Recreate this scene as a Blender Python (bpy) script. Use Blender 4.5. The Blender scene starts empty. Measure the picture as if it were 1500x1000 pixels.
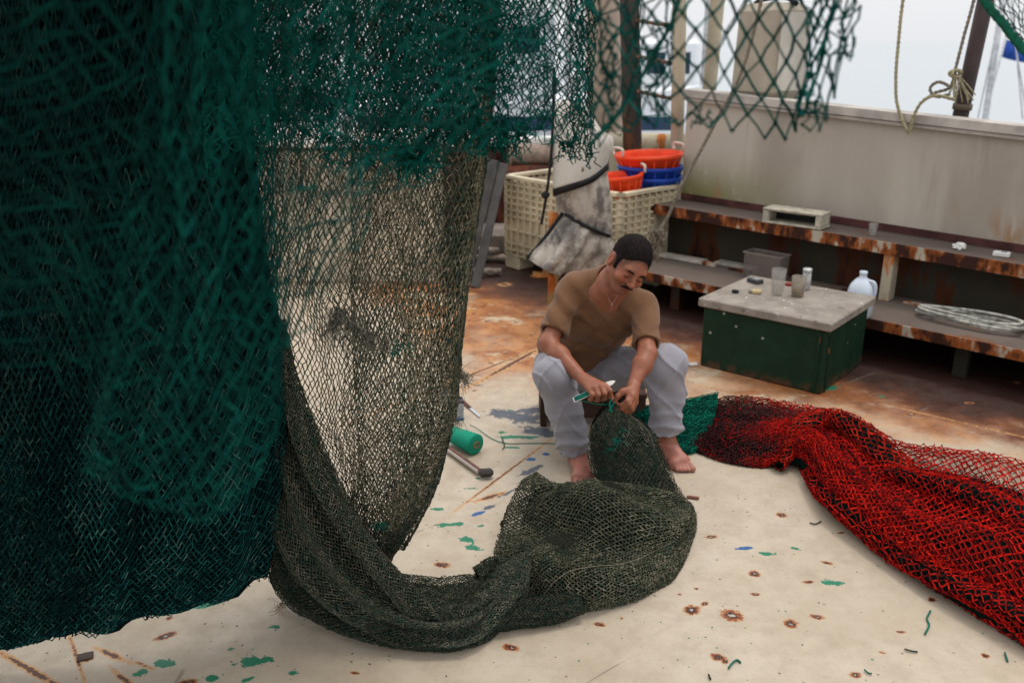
import bpy, math, random
import numpy as np
from mathutils import Vector, Matrix
random.seed(7); RNG = np.random.default_rng(7)
SC = bpy.context.scene; COL = SC.collection
# ------------------------------------------------------------------ camera
F = 1300.0; CAMH = 1.75; PITCH = math.atan(440 / F)
cp, sp = math.cos(PITCH), math.sin(PITCH)
cd = bpy.data.cameras.new('camera'); cam = bpy.data.objects.new('camera', cd); COL.objects.link(cam)
cam.location = (0, 0, CAMH); cam.rotation_euler = (math.pi / 2 - PITCH, 0, 0)
cd.sensor_width = 36; cd.lens = 36 * F / 1500; cd.clip_start = 0.05; cd.clip_end = 3000
cd.dof.use_dof = True; cd.dof.focus_distance = 2.9; cd.dof.aperture_fstop = 2.8
SC.camera = cam
# ------------------------------------------------------------------ world, sun, exposure
SUN_EL, SUN_AZ = math.radians(58), math.radians(150)
w = bpy.data.worlds.new("World"); SC.world = w; w.use_nodes = True
nt = w.node_tree; nt.nodes.clear()
wo = nt.nodes.new('ShaderNodeOutputWorld'); bg = nt.nodes.new('ShaderNodeBackground')
sky = nt.nodes.new('ShaderNodeTexSky'); sky.sky_type = 'NISHITA'; sky.sun_disc = False
sky.sun_elevation = SUN_EL; sky.sun_rotation = SUN_AZ; sky.dust_density = 4; sky.air_density = 1.2
hs = nt.nodes.new('ShaderNodeHueSaturation'); hs.inputs['Saturation'].default_value = 0.25
mx = nt.nodes.new('ShaderNodeMix'); mx.data_type = 'RGBA'; mx.inputs[0].default_value = 0.75
mx.inputs[7].default_value = (10.2, 10.4, 10.7, 1)      # the white overcast layer
nt.links.new(sky.outputs[0], hs.inputs['Color']); nt.links.new(hs.outputs[0], mx.inputs[6])
# an overcast dome is brighter overhead than at the horizon
wtc = nt.nodes.new('ShaderNodeTexCoord'); wsx = nt.nodes.new('ShaderNodeSeparateXYZ'); wmr = nt.nodes.new('ShaderNodeMapRange'); wml = nt.nodes.new('ShaderNodeVectorMath'); wml.operation = 'SCALE'
nt.links.new(wtc.outputs['Generated'], wsx.inputs[0]); nt.links.new(wsx.outputs[2], wmr.inputs[0]); wmr.inputs[1].default_value = .1; wmr.inputs[2].default_value = .95; wmr.inputs[3].default_value = 1.0; wmr.inputs[4].default_value = 1.6
nt.links.new(mx.outputs[2], wml.inputs[0]); nt.links.new(wmr.outputs[0], wml.inputs['Scale']); nt.links.new(wml.outputs[0], bg.inputs[0]); bg.inputs[1].default_value = 0.125
nt.links.new(bg.outputs[0], wo.inputs[0])
sd = bpy.data.lights.new('sun', 'SUN'); sd.energy = 1.3; sd.angle = math.radians(14); sd.color = (1, .93, .82)
sun = bpy.data.objects.new('sun', sd); COL.objects.link(sun)
# light comes from high up, behind and to the right of the man
sdir = Vector((math.sin(SUN_AZ) * math.cos(SUN_EL), -math.cos(SUN_AZ) * math.cos(SUN_EL) * -1, math.sin(SUN_EL)))
sdir = Vector((0.22, 0.18, 0.95)).normalized()
sky.sun_elevation = math.asin(sdir.z); sky.sun_rotation = math.atan2(sdir.x, sdir.y)
sun.rotation_euler = sdir.to_track_quat('Z', 'Y').to_euler(); sun.location = (0, 0, 8)
SC.view_settings.view_transform = 'Standard'; SC.view_settings.look = 'None'
SC.view_settings.exposure = -0.25; SC.view_settings.gamma = 1.0
SC.cycles.max_bounces = 6; SC.cycles.transparent_max_bounces = 8

# ------------------------------------------------------------------ placing helpers
def ray(x, y):
    a = (x - 750) / F; b = (y - 500) / F
    return np.array([a, cp - b * sp, -sp - b * cp])
def atY(x, y, Y):
    r = ray(x, y); return r * (Y / r[1]) + np.array([0, 0, CAMH])
def atZ(x, y, z=0.0):
    r = ray(x, y); return r * ((z - CAMH) / r[2]) + np.array([0, 0, CAMH])
BN = np.array([.693, .721, 0.0])           # outward normal of the bench and bulwark
BD = np.array([.721, -.693, 0.0])          # along the bench, towards the right of the photo
def atB(x, y, c):
    r = ray(x, y); return r * (c / (BN @ r)) + np.array([0, 0, CAMH])
def bw(s, c, z):                            # bench coordinates -> world
    return BD * s + BN * c + np.array([0, 0, z])

# ------------------------------------------------------------------ object helpers
def link(o, parent=None):
    COL.objects.link(o)
    if parent is not None: o.parent = parent
    return o
def tag(o, label=None, cat=None, group=None, kind=None):
    if label: o['label'] = label
    if cat: o['category'] = cat
    if group: o['group'] = group
    if kind: o['kind'] = kind
    return o
def empty(name, loc, label, cat, group=None):
    o = bpy.data.objects.new(name, None); o.empty_display_size = .05
    o.location = [float(a) for a in loc]; link(o); return tag(o, label, cat, group)
def mesh(name, V, Fc, mat, parent=None, smooth=True, col=None):
    """V world coordinates; parent empties are unrotated, so subtract their location"""
    V = np.asarray(V, float).reshape(-1, 3)
    if parent is not None: V = V - np.array(world_loc(parent))
    me = bpy.data.meshes.new(name)
    if isinstance(Fc, np.ndarray):
        n = Fc.shape[1]
        me.vertices.add(len(V)); me.vertices.foreach_set('co', V.astype(np.float32).ravel())
        me.loops.add(Fc.size); me.loops.foreach_set('vertex_index', Fc.astype(np.int32).ravel())
        me.polygons.add(len(Fc)); me.polygons.foreach_set('loop_start', np.arange(0, Fc.size, n, dtype=np.int32))
        me.polygons.foreach_set('loop_total', np.full(len(Fc), n, np.int32)); me.update(calc_edges=True)
    else:
        me.from_pydata([tuple(v) for v in V], [], Fc); me.update()
    me.polygons.foreach_set('use_smooth', np.full(len(me.polygons), bool(smooth)))
    if col is not None:
        ca = me.color_attributes.new('Col', 'FLOAT_COLOR', 'POINT')
        c4 = np.ones((len(V), 4), np.float32); c4[:, :3] = col; ca.data.foreach_set('color', c4.ravel())
    me.materials.append(mat)
    o = bpy.data.objects.new(name, me); link(o, parent); return o
def world_loc(o):
    l = Vector((0, 0, 0))
    while o is not None: l = l + o.location; o = o.parent
    return l

class MB:
    """collects shapes in world coordinates"""
    def __init__(s): s.V = []; s.F = []
    def add(s, V, Fc):
        n = len(s.V); s.V += [tuple(map(float, v)) for v in V]; s.F += [tuple(i + n for i in f) for f in Fc]; return s
    def box(s, c, size, ax=None, bev=0.0, taper=1.0):
        ax = np.eye(3) if ax is None else np.asarray(ax, float)
        c = np.asarray(c, float); h = np.asarray(size, float) / 2
        b = min(bev, h.min() * .9)
        if b <= 0:
            P = [(x, y, z) for z in (-1, 1) for y in (-1, 1) for x in (-1, 1)]
            V = [c + ax[0] * x * h[0] * (taper if z > 0 else 1) + ax[1] * y * h[1] * (taper if z > 0 else 1) + ax[2] * z * h[2] for x, y, z in P]
            return s.add(V, [(0, 2, 3, 1), (4, 5, 7, 6), (0, 1, 5, 4), (2, 6, 7, 3), (0, 4, 6, 2), (1, 3, 7, 5)])
        V = []; idx = {}
        for x in (-1, 1):
            for y in (-1, 1):
                for z in (-1, 1):
                    for k in range(3):
                        q = [x * (h[0] - b), y * (h[1] - b), z * (h[2] - b)]; q[k] = (x, y, z)[k] * h[k]
                        t = taper if q[2] > 0 else 1
                        idx[(x, y, z, k)] = len(V); V.append(c + ax[0] * q[0] * t + ax[1] * q[1] * t + ax[2] * q[2])
        Fc = []
        for k in range(3):
            a, d = [i for i in range(3) if i != k]
            for sg in (-1, 1):
                f = []
                for u, v in ((-1, -1), (1, -1), (1, 1), (-1, 1)):
                    q = [0, 0, 0]; q[k] = sg; q[a] = u; q[d] = v; f.append(idx[(*q, k)])
                Fc.append(f)
        for k in range(3):      # edges
            a, d = [i for i in range(3) if i != k]
            for u in (-1, 1):
                for v in (-1, 1):
                    f = []
                    for kk, sg in ((a, -1), (d, -1), (d, 1), (a, 1)):
                        q = [0, 0, 0]; q[k] = sg; q[a] = u; q[d] = v; f.append(idx[(*q, kk)])
                    Fc.append(f)
        for x in (-1, 1):
            for y in (-1, 1):
                for z in (-1, 1): Fc.append([idx[(x, y, z, k)] for k in range(3)])
        return s.add(V, Fc)
    def tube(s, pts, r, n=8, cap=True, closed=False):
        P = np.asarray(pts, float); m = len(P)
        R = np.full(m, r, float) if np.isscalar(r) else np.asarray(r, float)
        T = np.gradient(P, axis=0)
        if closed: T = np.roll(P, -1, 0) - np.roll(P, 1, 0)
        T /= np.linalg.norm(T, axis=1)[:, None] + 1e-12
        up = np.array([0, 0, 1.]) if abs(T[0][2]) < .9 else np.array([1., 0, 0])
        N = np.cross(T[0], up); N /= np.linalg.norm(N); V = []
        for i in range(m):
            N = N - T[i] * (N @ T[i]); N /= np.linalg.norm(N) + 1e-12; B = np.cross(T[i], N)
            for k in range(n):
                a = 2 * math.pi * k / n; V.append(P[i] + R[i] * (N * math.cos(a) + B * math.sin(a)))
        Fc = []
        for i in range(m if closed else m - 1):
            j = (i + 1) % m
            for k in range(n): Fc.append((i * n + k, i * n + (k + 1) % n, j * n + (k + 1) % n, j * n + k))
        if cap and not closed: Fc += [tuple(reversed(range(n))), tuple((m - 1) * n + k for k in range(n))]
        return s.add(V, Fc)
    def lathe(s, c, prof, n=24, ax=None, sx=1., sy=1.):
        ax = np.eye(3) if ax is None else np.asarray(ax, float); c = np.asarray(c, float); V = []
        for r, z in prof:
            for k in range(n):
                a = 2 * math.pi * k / n; V.append(c + ax[0] * r * sx * math.cos(a) + ax[1] * r * sy * math.sin(a) + ax[2] * z)
        Fc = [(i * n + k, i * n + (k + 1) % n, (i + 1) * n + (k + 1) % n, (i + 1) * n + k) for i in range(len(prof) - 1) for k in range(n)]
        Fc += [tuple(reversed(range(n))), tuple((len(prof) - 1) * n + k for k in range(n))]
        return s.add(V, Fc)
    def build(s, name, mat, parent=None, smooth=False):
        return mesh(name, s.V, s.F, mat, parent, smooth)
def axes(x, z=(0, 0, 1)):
    x = np.asarray(x, float); x = x / np.linalg.norm(x); z = np.asarray(z, float)
    y = np.cross(z, x); y /= np.linalg.norm(y); z = np.cross(x, y); return np.array([x, y, z])
def spline(pts, n=8):
    P = np.asarray(pts, float); P = np.vstack([2 * P[0] - P[1], P, 2 * P[-1] - P[-2]]); out = []
    for i in range(1, len(P) - 2):
        for t in np.linspace(0, 1, n, endpoint=False):
            out.append(.5 * (2 * P[i] + (P[i + 1] - P[i - 1]) * t + (2 * P[i - 1] - 5 * P[i] + 4 * P[i + 1] - P[i + 2]) * t * t + (-P[i - 1] + 3 * P[i] - 3 * P[i + 1] + P[i + 2]) * t ** 3))
    out.append(P[-2]); return np.array(out)

# ------------------------------------------------------------------ materials
class NM:
    """tiny node-graph writer"""
    def __init__(s, name, rough=.6, spec=.5):
        s.m = bpy.data.materials.new(name); s.m.use_nodes = True; s.t = s.m.node_tree
        s.b = s.t.nodes['Principled BSDF']; s.b.inputs['Roughness'].default_value = rough
        s.b.inputs['Specular IOR Level'].default_value = spec
        s.tc = s.t.nodes.new('ShaderNodeTexCoord'); s.obj = s.tc.outputs['Object']
        g = s.t.nodes.new('ShaderNodeNewGeometry'); s.pos = g.outputs['Position']
    def n(s, t, **k):
        o = s.t.nodes.new(t)
        for a, v in k.items(): setattr(o, a, v)
        return o
    def set(s, sock, v):
        if isinstance(v, bpy.types.NodeSocket): s.t.links.new(v, sock)
        elif isinstance(v, (tuple, list)) and len(v) == 3 and sock.type == 'RGBA': sock.default_value = (*v, 1)
        else: sock.default_value = v
    def noise(s, scale, detail=4, rough=.6, vec=None, out=0, stretch=None, dist=0):
        v = s.pos if vec is None else vec
        if stretch:
            mp = s.n('ShaderNodeMapping'); s.set(mp.inputs[0], v); mp.inputs['Scale'].default_value = stretch; v = mp.outputs[0]
        o = s.n('ShaderNodeTexNoise'); s.set(o.inputs['Vector'], v); o.inputs['Scale'].default_value = scale
        o.inputs['Detail'].default_value = detail; o.inputs['Roughness'].default_value = rough; o.inputs['Distortion'].default_value = dist
        return o.outputs[out]
    def ramp(s, f, a, b, va=0., vb=1.):
        o = s.n('ShaderNodeMapRange'); s.set(o.inputs[0], f)
        for i, v in zip((1, 2, 3, 4), (a, b, va, vb)): s.set(o.inputs[i], v)
        o.interpolation_type = 'SMOOTHSTEP'; return o.outputs[0]
    def mix(s, f, a, b, blend='MIX'):
        o = s.n('ShaderNodeMix', data_type='RGBA', blend_type=blend); s.set(o.inputs[0], f); s.set(o.inputs[6], a); s.set(o.inputs[7], b); return o.outputs[2]
    def math(s, op, a, b=0., c=0.):
        o = s.n('ShaderNodeMath', operation=op); s.set(o.inputs[0], a); s.set(o.inputs[1], b); s.set(o.inputs[2], c); return o.outputs[0]
    def bump(s, h, strength=.3, dist=.01):
        o = s.n('ShaderNodeBump'); s.set(o.inputs['Height'], h); o.inputs['Strength'].default_value = strength
        o.inputs['Distance'].default_value = dist; s.t.links.new(o.outputs[0], s.b.inputs['Normal'])
    def color(s, c): s.set(s.b.inputs['Base Color'], c); return s
def simple(name, c, rough=.6, var=.25, scale=12, bump=0., metal=0., spec=.22):
    k = NM(name, rough, spec)
    d = tuple(x * (1 - var) for x in c); l = tuple(min(1, x * (1 + var)) for x in c)
    f = k.noise(scale, 5); k.color(k.mix(k.ramp(f, .3, .7), d, l)); k.b.inputs['Metallic'].default_value = metal
    if bump: k.bump(k.noise(scale * 6, 4), bump, .004)
    return k.m
def rusty(name, base, amount=.5, scale=9., streak=(1, 1, .35), dark=(.045, .018, .012), orange=(.42, .13, .03), rough=.75):
    k = NM(name, rough, .15)
    f = k.noise(scale, 6, .65, stretch=streak); g = k.noise(scale * .35, 4, .6)
    m = k.math('ADD', f, k.math('MULTIPLY', g, .6)); m = k.math('MULTIPLY', m, .62)
    a = .62 - amount * .28
    rust = k.ramp(m, a, a + .05); deep = k.ramp(m, a + .05, a + .12)
    c = k.mix(k.ramp(k.noise(3, 4), .35, .7), base, tuple(x * .78 for x in base))
    c = k.mix(rust, c, orange); c = k.mix(deep, c, dark); k.color(c)
    k.bump(f, .4, .006); return k.m
def strand_mat(name, rough=.75):
    k = NM(name, rough, .06); a = k.n('ShaderNodeAttribute', attribute_name='Col')
    f = k.noise(240, 2); k.color(k.mix(k.ramp(f, .3, .7, 0, .45), a.outputs['Color'], (0, 0, 0))); return k.m

M = {}
M['net'] = strand_mat('netting_twine')
M['white_plastic'] = simple('bin_plastic', (.58, .50, .35), .5, .2, 5)
M['steel_grey'] = simple('grey_steel', (.06, .055, .052), .6, .3, 8)
M['black'] = simple('black_rubber', (.012, .012, .013), .6, .2)
def packed(name, a, b):  # solid stand-in for inner netting; its shaded depth is painted near-black
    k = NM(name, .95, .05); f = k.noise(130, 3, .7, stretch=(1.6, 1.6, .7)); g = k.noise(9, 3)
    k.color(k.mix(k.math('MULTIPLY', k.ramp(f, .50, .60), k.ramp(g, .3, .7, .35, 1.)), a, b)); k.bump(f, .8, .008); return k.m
M['dark_core_green'] = packed('packed_netting_shaded_green', (.002, .008, .007), (.004, .030, .026))
M['dark_core_grey'] = packed('packed_netting_shaded_olive', (.007, .009, .007), (.050, .048, .032))
M['orange_plastic'] = simple('orange_plastic', (.75, .06, .012), .4, .1)
M['blue_plastic'] = simple('blue_plastic', (.012, .05, .32), .4, .15)
M['white'] = simple('white_paint', (.72, .70, .66), .5, .1)
M['rope'] = simple('old_rope', (.20, .17, .13), .9, .3, 60, .5)
M['rope_yellow'] = simple('yellowed_rope', (.32, .28, .17), .9, .3, 60, .5)
M['rope_pale'] = simple('pale_rope', (.34, .33, .29), .9, .45, 30, .5)
M['wood_dark'] = simple('dark_wood', (.05, .028, .02), .8, .4, 14, .3)
M['rust_shelf'] = rusty('bench_edge_paint', (.46, .40, .31), .72, 9, (1, 1, .45), dark=(.04, .015, .010), orange=(.27, .075, .018))
M['rust_top'] = rusty('bench_top_worn', (.135, .105, .088), .2, 7, (1, 1, 1), dark=(.07, .03, .02), orange=(.16, .07, .035))
M['rust_back'] = rusty('bench_back_rust', (.04, .035, .025), .50, 5, (1, 1, .25), dark=(.014, .006, .005), orange=(.06, .018, .007))
M['rust_post'] = rusty('post_paint_rust', (.46, .40, .29), .22, 5, (1, 1, .3))
M['skin'] = strand_mat('skin', .5)
def skinmat():
    k = NM('skin', .48, .4); a = k.n('ShaderNodeAttribute', attribute_name='Col')
    f = k.noise(35, 4); k.color(k.mix(k.ramp(f, .3, .7, 0, .18), a.outputs['Color'], (.16, .05, .03)))
    k.b.inputs['Subsurface Weight'].default_value = .08; k.b.inputs['Subsurface Radius'].default_value = (.012, .005, .003)
    k.bump(k.noise(300, 2), .12, .001); return k.m
M['skin'] = skinmat()

# ------------------------------------------------------------------ deck
def deck_mat():
    k = NM('deck_paint', .55, .35)
    wn = k.noise(14, 4, .6, out=1); 
    off = k.n('ShaderNodeVectorMath', operation='SUBTRACT'); k.set(off.inputs[0], wn); off.inputs[1].default_value = (.5, .5, .5)
    def warped(amp):
        sc = k.n('ShaderNodeVectorMath', operation='SCALE'); k.set(sc.inputs[0], off.outputs[0]); sc.inputs['Scale'].default_value = amp
        ad = k.n('ShaderNodeVectorMath', operation='ADD'); k.set(ad.inputs[0], k.pos); k.set(ad.inputs[1], sc.outputs[0]); return ad.outputs[0]
    wa = warped(.03)
    FA = k.n('ShaderNodeAttribute', attribute_name='MarksA'); FB = k.n('ShaderNodeAttribute', attribute_name='MarksB')
    fa = k.n('ShaderNodeSeparateColor'); k.set(fa.inputs[0], FA.outputs['Color']); fb = k.n('ShaderNodeSeparateColor'); k.set(fb.inputs[0], FB.outputs['Color'])
    r1 = k.math('SUBTRACT', k.noise(45, 4, .65), .5); r2 = k.math('SUBTRACT', k.noise(22, 5, .7), .5)
    rag = lambda f, n_, a_: k.math('ADD', f, k.math('MULTIPLY', n_, a_))
    big = k.noise(1.3, 5, .6); mid = k.noise(9, 6, .65); fine = k.noise(70, 3, .6)
    c = k.mix(k.ramp(mid, .35, .7), (.50, .42, .325), (.41, .335, .25))
    c = k.mix(k.ramp(big, .42, .68, 0, .6), c, (.40, .32, .225)); c = k.mix(k.ramp(k.noise(2.7, 7, .7), .52, .70, 0, .45), c, (.30, .235, .165))
    c = k.mix(k.ramp(fine, .52, .72, 0, .4), c, (.36, .30, .235)); c = k.mix(k.ramp(k.noise(26, 6, .75), .55, .68, 0, .45), c, (.34, .29, .22))
    # rust-stained zone of the far deck
    sx = k.n('ShaderNodeSeparateXYZ'); k.set(sx.inputs[0], k.pos)
    t = k.math('ADD', k.math('ADD', k.math('MULTIPLY', sx.outputs[0], .36), k.math('MULTIPLY', k.math('MINIMUM', k.math('ADD', sx.outputs[0], .35), 0.), 2.2)), sx.outputs[1])
    z = k.math('ADD', t, k.math('MULTIPLY', k.math('SUBTRACT', k.noise(1.6, 6, .65), .5), 2.6))
    st = k.ramp(z, 4.1, 5.1)
    oc = k.mix(k.ramp(k.noise(5, 6, .7), .35, .65), (.46, .20, .066), (.25, .08, .022))
    oc = k.mix(k.ramp(k.noise(2.2, 5, .7), .52, .62), oc, (.50, .38, .25))
    oc = k.mix(k.ramp(k.noise(11, 5, .75), .56, .66), oc, (.12, .045, .025))
    c = k.mix(st, c, oc)
    # rust along the bench, with the bench's shadow painted in as near-black
    ds = k.n('ShaderNodeVectorMath', operation='DOT_PRODUCT'); k.set(ds.inputs[0], k.pos); ds.inputs[1].default_value = tuple(BN)
    br = k.math('ADD', ds.outputs['Value'], k.math('MULTIPLY', k.math('SUBTRACT', k.noise(3, 6, .7), .5), .9))
    c = k.mix(k.ramp(br, 4.05, 4.5), c, (.17, .055, .022))
    c = k.mix(k.ramp(br, 4.25, 4.7), c, (.035, .015, .011))
    # scattered specks
    vo = k.n('ShaderNodeTexVoronoi'); k.set(vo.inputs['Vector'], wa); vo.inputs['Scale'].default_value = 16
    spk = k.math('MULTIPLY', k.ramp(vo.outputs['Distance'], .085, .05), k.ramp(k.noise(3, 2), .45, .6))
    c = k.mix(spk, c, (.10, .05, .03))
    vo2 = k.n('ShaderNodeTexVoronoi'); k.set(vo2.inputs['Vector'], wa); vo2.inputs['Scale'].default_value = 38
    sepc = k.n('ShaderNodeSeparateColor'); k.set(sepc.inputs[0], vo2.outputs['Color'])
    spk2 = k.math('MULTIPLY', k.ramp(vo2.outputs['Distance'], .16, .09), k.ramp(sepc.outputs[0], .70, .72))
    c = k.mix(spk2, c, k.mix(k.ramp(sepc.outputs[1], .4, .6), (.05, .035, .03), (.03, .17, .10)))
    # hairline scratches
    sc1 = k.noise(22, 3, .5, stretch=(1, .035, 1)); m1 = k.math('MULTIPLY', k.ramp(sc1, .715, .735), k.ramp(big, .4, .6))
    rot = k.n('ShaderNodeMapping'); k.set(rot.inputs[0], k.pos); rot.inputs['Rotation'].default_value = (0, 0, .9)
    sc2 = k.noise(22, 3, .5, vec=rot.outputs[0], stretch=(1, .035, 1)); m2 = k.math('MULTIPLY', k.ramp(sc2, .705, .725), k.ramp(mid, .35, .5))
    c = k.mix(k.math('MULTIPLY', m1, .6), c, (.16, .13, .11)); c = k.mix(k.math('MULTIPLY', m2, .6), c, (.16, .12, .10))
    # blue-grey and green paint remains
    grey = rag(fa.outputs[2], r2, 3.2); c = k.mix(k.ramp(grey, 1.0, .85), c, (.085, .095, .115))
    blue = rag(fb.outputs[0], r2, 2.5); c = k.mix(k.ramp(blue, 1.0, .8), c, (.02, .09, .25))
    green = rag(fa.outputs[1], r2, 4.0); c = k.mix(k.ramp(green, 1.0, .85), c, (.012, .16, .085))
    f1 = rag(fa.outputs[0], k.math('SUBTRACT', k.noise(70, 4, .7), .5), 1.9)
    c = k.mix(k.ramp(f1, 1.35, .85), c, k.mix(k.ramp(f1, 1.4, .7), (.46, .23, .08), (.25, .065, .014)))
    c = k.mix(k.ramp(f1, .72, .6), c, (.045, .016, .012)); c = k.mix(k.ramp(f1, .30, .22), c, (.40, .34, .28))
    cur = rag(fb.outputs[1], r1, 2.4)
    c = k.mix(k.ramp(cur, 1.8, 1.), c, (.50, .26, .10)); c = k.mix(k.ramp(cur, 1.0, .7), c, (.10, .04, .025))
    k.color(c); k.set(k.b.inputs['Roughness'], k.ramp(mid, .3, .7, .38, .62))
    h = k.math('ADD', k.math('MULTIPLY', mid, .5), k.ramp(f1, .4, 1.0)); k.bump(h, .35, .004); return k.m
DM = deck_mat()
# deck polygon: to the bulwark on the right, to the stern wall far off
C_BULW = 5.62
# positions (read off the photograph, laid on the deck) of paint remains, rust spots and cracks
GREY = [(765, 612, .12, .06, -.4), (735, 605, .08, .05, 0), (790, 632, .09, .05, -.5), (775, 690, .07, .02, .8), (778, 602, .08, .04, .2), (718, 742, .035, .012, .7), (742, 722, .05, .014, .7)]
BLUE = [(1090, 803, .026, .009, .1), (778, 672, .02, .012, 0), (800, 665, .012, .01, 0), (700, 752, .03, .008, .6)]
GREEN = [(640, 745, .02, .008, 0), (705, 770, .012, .006, .3), (750, 655, .02, .008, 0), (700, 700, .012, .006, 0), (690, 715, .02, .005, 0), (720, 725, .01, .005, 0), (445, 900, .014, .008, 0), (205, 985, .016, .01, .4), (340, 950, .012, .007, 0), (430, 985, .012, .006, 0), (1200, 565, .04, .02, 0), (1290, 580, .02, .008, 0), (655, 768, .05, .009, .1), (685, 790, .022, .012, -.5), (695, 803, .028, .010, -.5), (648, 770, .03, .007, .4), (370, 968, .036, .016, .2), (242, 972, .026, .012, 0), (312, 992, .015, .009, 0), (365, 994, .014, .005, .6),
                       (1125, 811, .024, .009, 0), (1220, 852, .026, .013, -.3), (1165, 803, .016, .005, -.5), (745, 640, .05, .012, 0), (770, 640, .06, .012, .1), (735, 633, .02, .01, 0), (560, 770, .05, .02, 0),
                       (1120, 600, .03, .01, 0), (1215, 568, .05, .02, .2), (402, 917, .015, .007, 0), (300, 885, .06, .012, .35), (745, 600, .02, .01, 0), (960, 860, .008, .004, 0), (1400, 780, .012, .006, 0)]
SPOTS = [(1042, 786, 1), (1145, 754, 1.1), (1105, 840, 1.1), (1212, 824, .9), (1072, 901, 1.4), (1013, 893, 1.3), (1032, 884, .6), (1158, 913, 1.1), (1197, 903, 1.1), (1184, 852, .7), (1106, 870, .6),
             (748, 948, 1.4), (648, 827, 1), (878, 914, .7), (1052, 962, .8), (1062, 968, .5), (243, 931, 1.1), (248, 905, .6), (125, 962, 1.2), (338, 608, 1), (1335, 606, 1.1), (995, 870, .3), (1020, 862, .3),
             (1232, 780, .6), (1365, 878, .5), (275, 1000, 1.2), (910, 905, .4), (695, 572, .8), (1050, 600, .9), (350, 640, 1), (470, 690, 1.2), (1320, 925, .5), (1443, 960, .5), (1292, 955, .5), (1253, 988, .8), (520, 985, .7), (1490, 560, 1), (1420, 590, .8), (962, 575, .8)]
SEGS = [(680, 738, 795, 652, .006), (700, 733, 735, 722, .012), (0, 955, 95, 1010, .009), (100, 925, 125, 1000, .005), (145, 950, 180, 966, .009), (165, 980, 200, 1010, .007), (195, 968, 222, 978, .005),
               (700, 560, 800, 505, .016), (690, 430, 800, 400, .03), (560, 600, 800, 505, .008), (1000, 560, 1190, 600, .006), (1500, 640, 1330, 600, .006)]
C_BULW = 5.62
gx = np.unique(np.r_[np.linspace(-9, -2, 12), np.arange(-2, 3.2, .008), np.linspace(3.2, 9, 12)]); gy = np.unique(np.r_[np.linspace(-5, 1.9, 10), np.arange(1.9, 5.2, .008), np.linspace(5.2, 8.1, 12)])
X_, Y_ = np.meshgrid(gx, gy); fields = []
def ell_field(items):
    out = np.full(X_.shape, 9.)
    for (cx, cy, rx, ry, an) in items:
        dx, dy = X_ - cx, Y_ - cy; out = np.minimum(out, np.hypot((dx * math.cos(an) + dy * math.sin(an)) / rx, (-dx * math.sin(an) + dy * math.cos(an)) / ry))
    return out
px_e = lambda L: [(*atZ(x, y)[:2], rx * 1.35, ry * 1.5, an) for x, y, rx, ry, an in L]
fr = ell_field([(*atZ(x, y)[:2], .024 * q * random.uniform(.7, 1.4), .016 * q * random.uniform(.6, 1.4), random.uniform(-.6, .6)) for x, y, q in SPOTS])
sg_items = []
for x1, y1, x2, y2, wd in SEGS: a_ = atZ(x1, y1); b_ = atZ(x2, y2); sg_items.append((*((a_ + b_) / 2)[:2], np.linalg.norm(b_ - a_) / 2, wd, math.atan2(b_[1] - a_[1], b_[0] - a_[0])))
fA = np.stack([fr, ell_field(px_e(GREEN)), ell_field([(*atZ(x, y)[:2], rx, ry, an) for x, y, rx, ry, an in GREY]), fr * 0 + 1], -1); fB = np.stack([ell_field(px_e(BLUE)), ell_field(sg_items), fr * 0, fr * 0 + 1], -1)
over = BN[0] * X_ + BN[1] * Y_ > C_BULW + .03; Xc = np.where(over, (C_BULW + .03 - BN[1] * Y_) / BN[0], X_)
nx_ = len(gx); i_, j_ = np.meshgrid(np.arange(nx_ - 1), np.arange(len(gy) - 1)); keepf = ~(over[:-1, :-1] & over[:-1, 1:] & over[1:, :-1] & over[1:, 1:])
a_ = (j_ * nx_ + i_)[keepf]; dk_o = mesh('deck', np.stack([Xc, Y_, X_ * 0], -1).reshape(-1, 3), np.stack([a_, a_ + 1, a_ + nx_ + 1, a_ + nx_], 1), DM, None, False)
for nm_, f_ in (('MarksA', fA), ('MarksB', fB)): dk_o.data.color_attributes.new(nm_, 'FLOAT_COLOR', 'POINT').data.foreach_set('color', f_.astype(np.float32).ravel())
tag(dk_o, kind='structure')
# hull side below the deck and harbour water
km = NM('water', .3, .5); km.color((.36, .39, .41)); km.bump(km.noise(1.2, 4), .25, .1)  # pale base colour stands in for haze and glare on the water
mb = MB(); mb.add([(-1500, -200, -1.3), (1500, -200, -1.3), (1500, 2500, -1.3), (-1500, 2500, -1.3)], [(0, 1, 2, 3)])
tag(mb.build('water', km.m), kind='structure')

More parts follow.
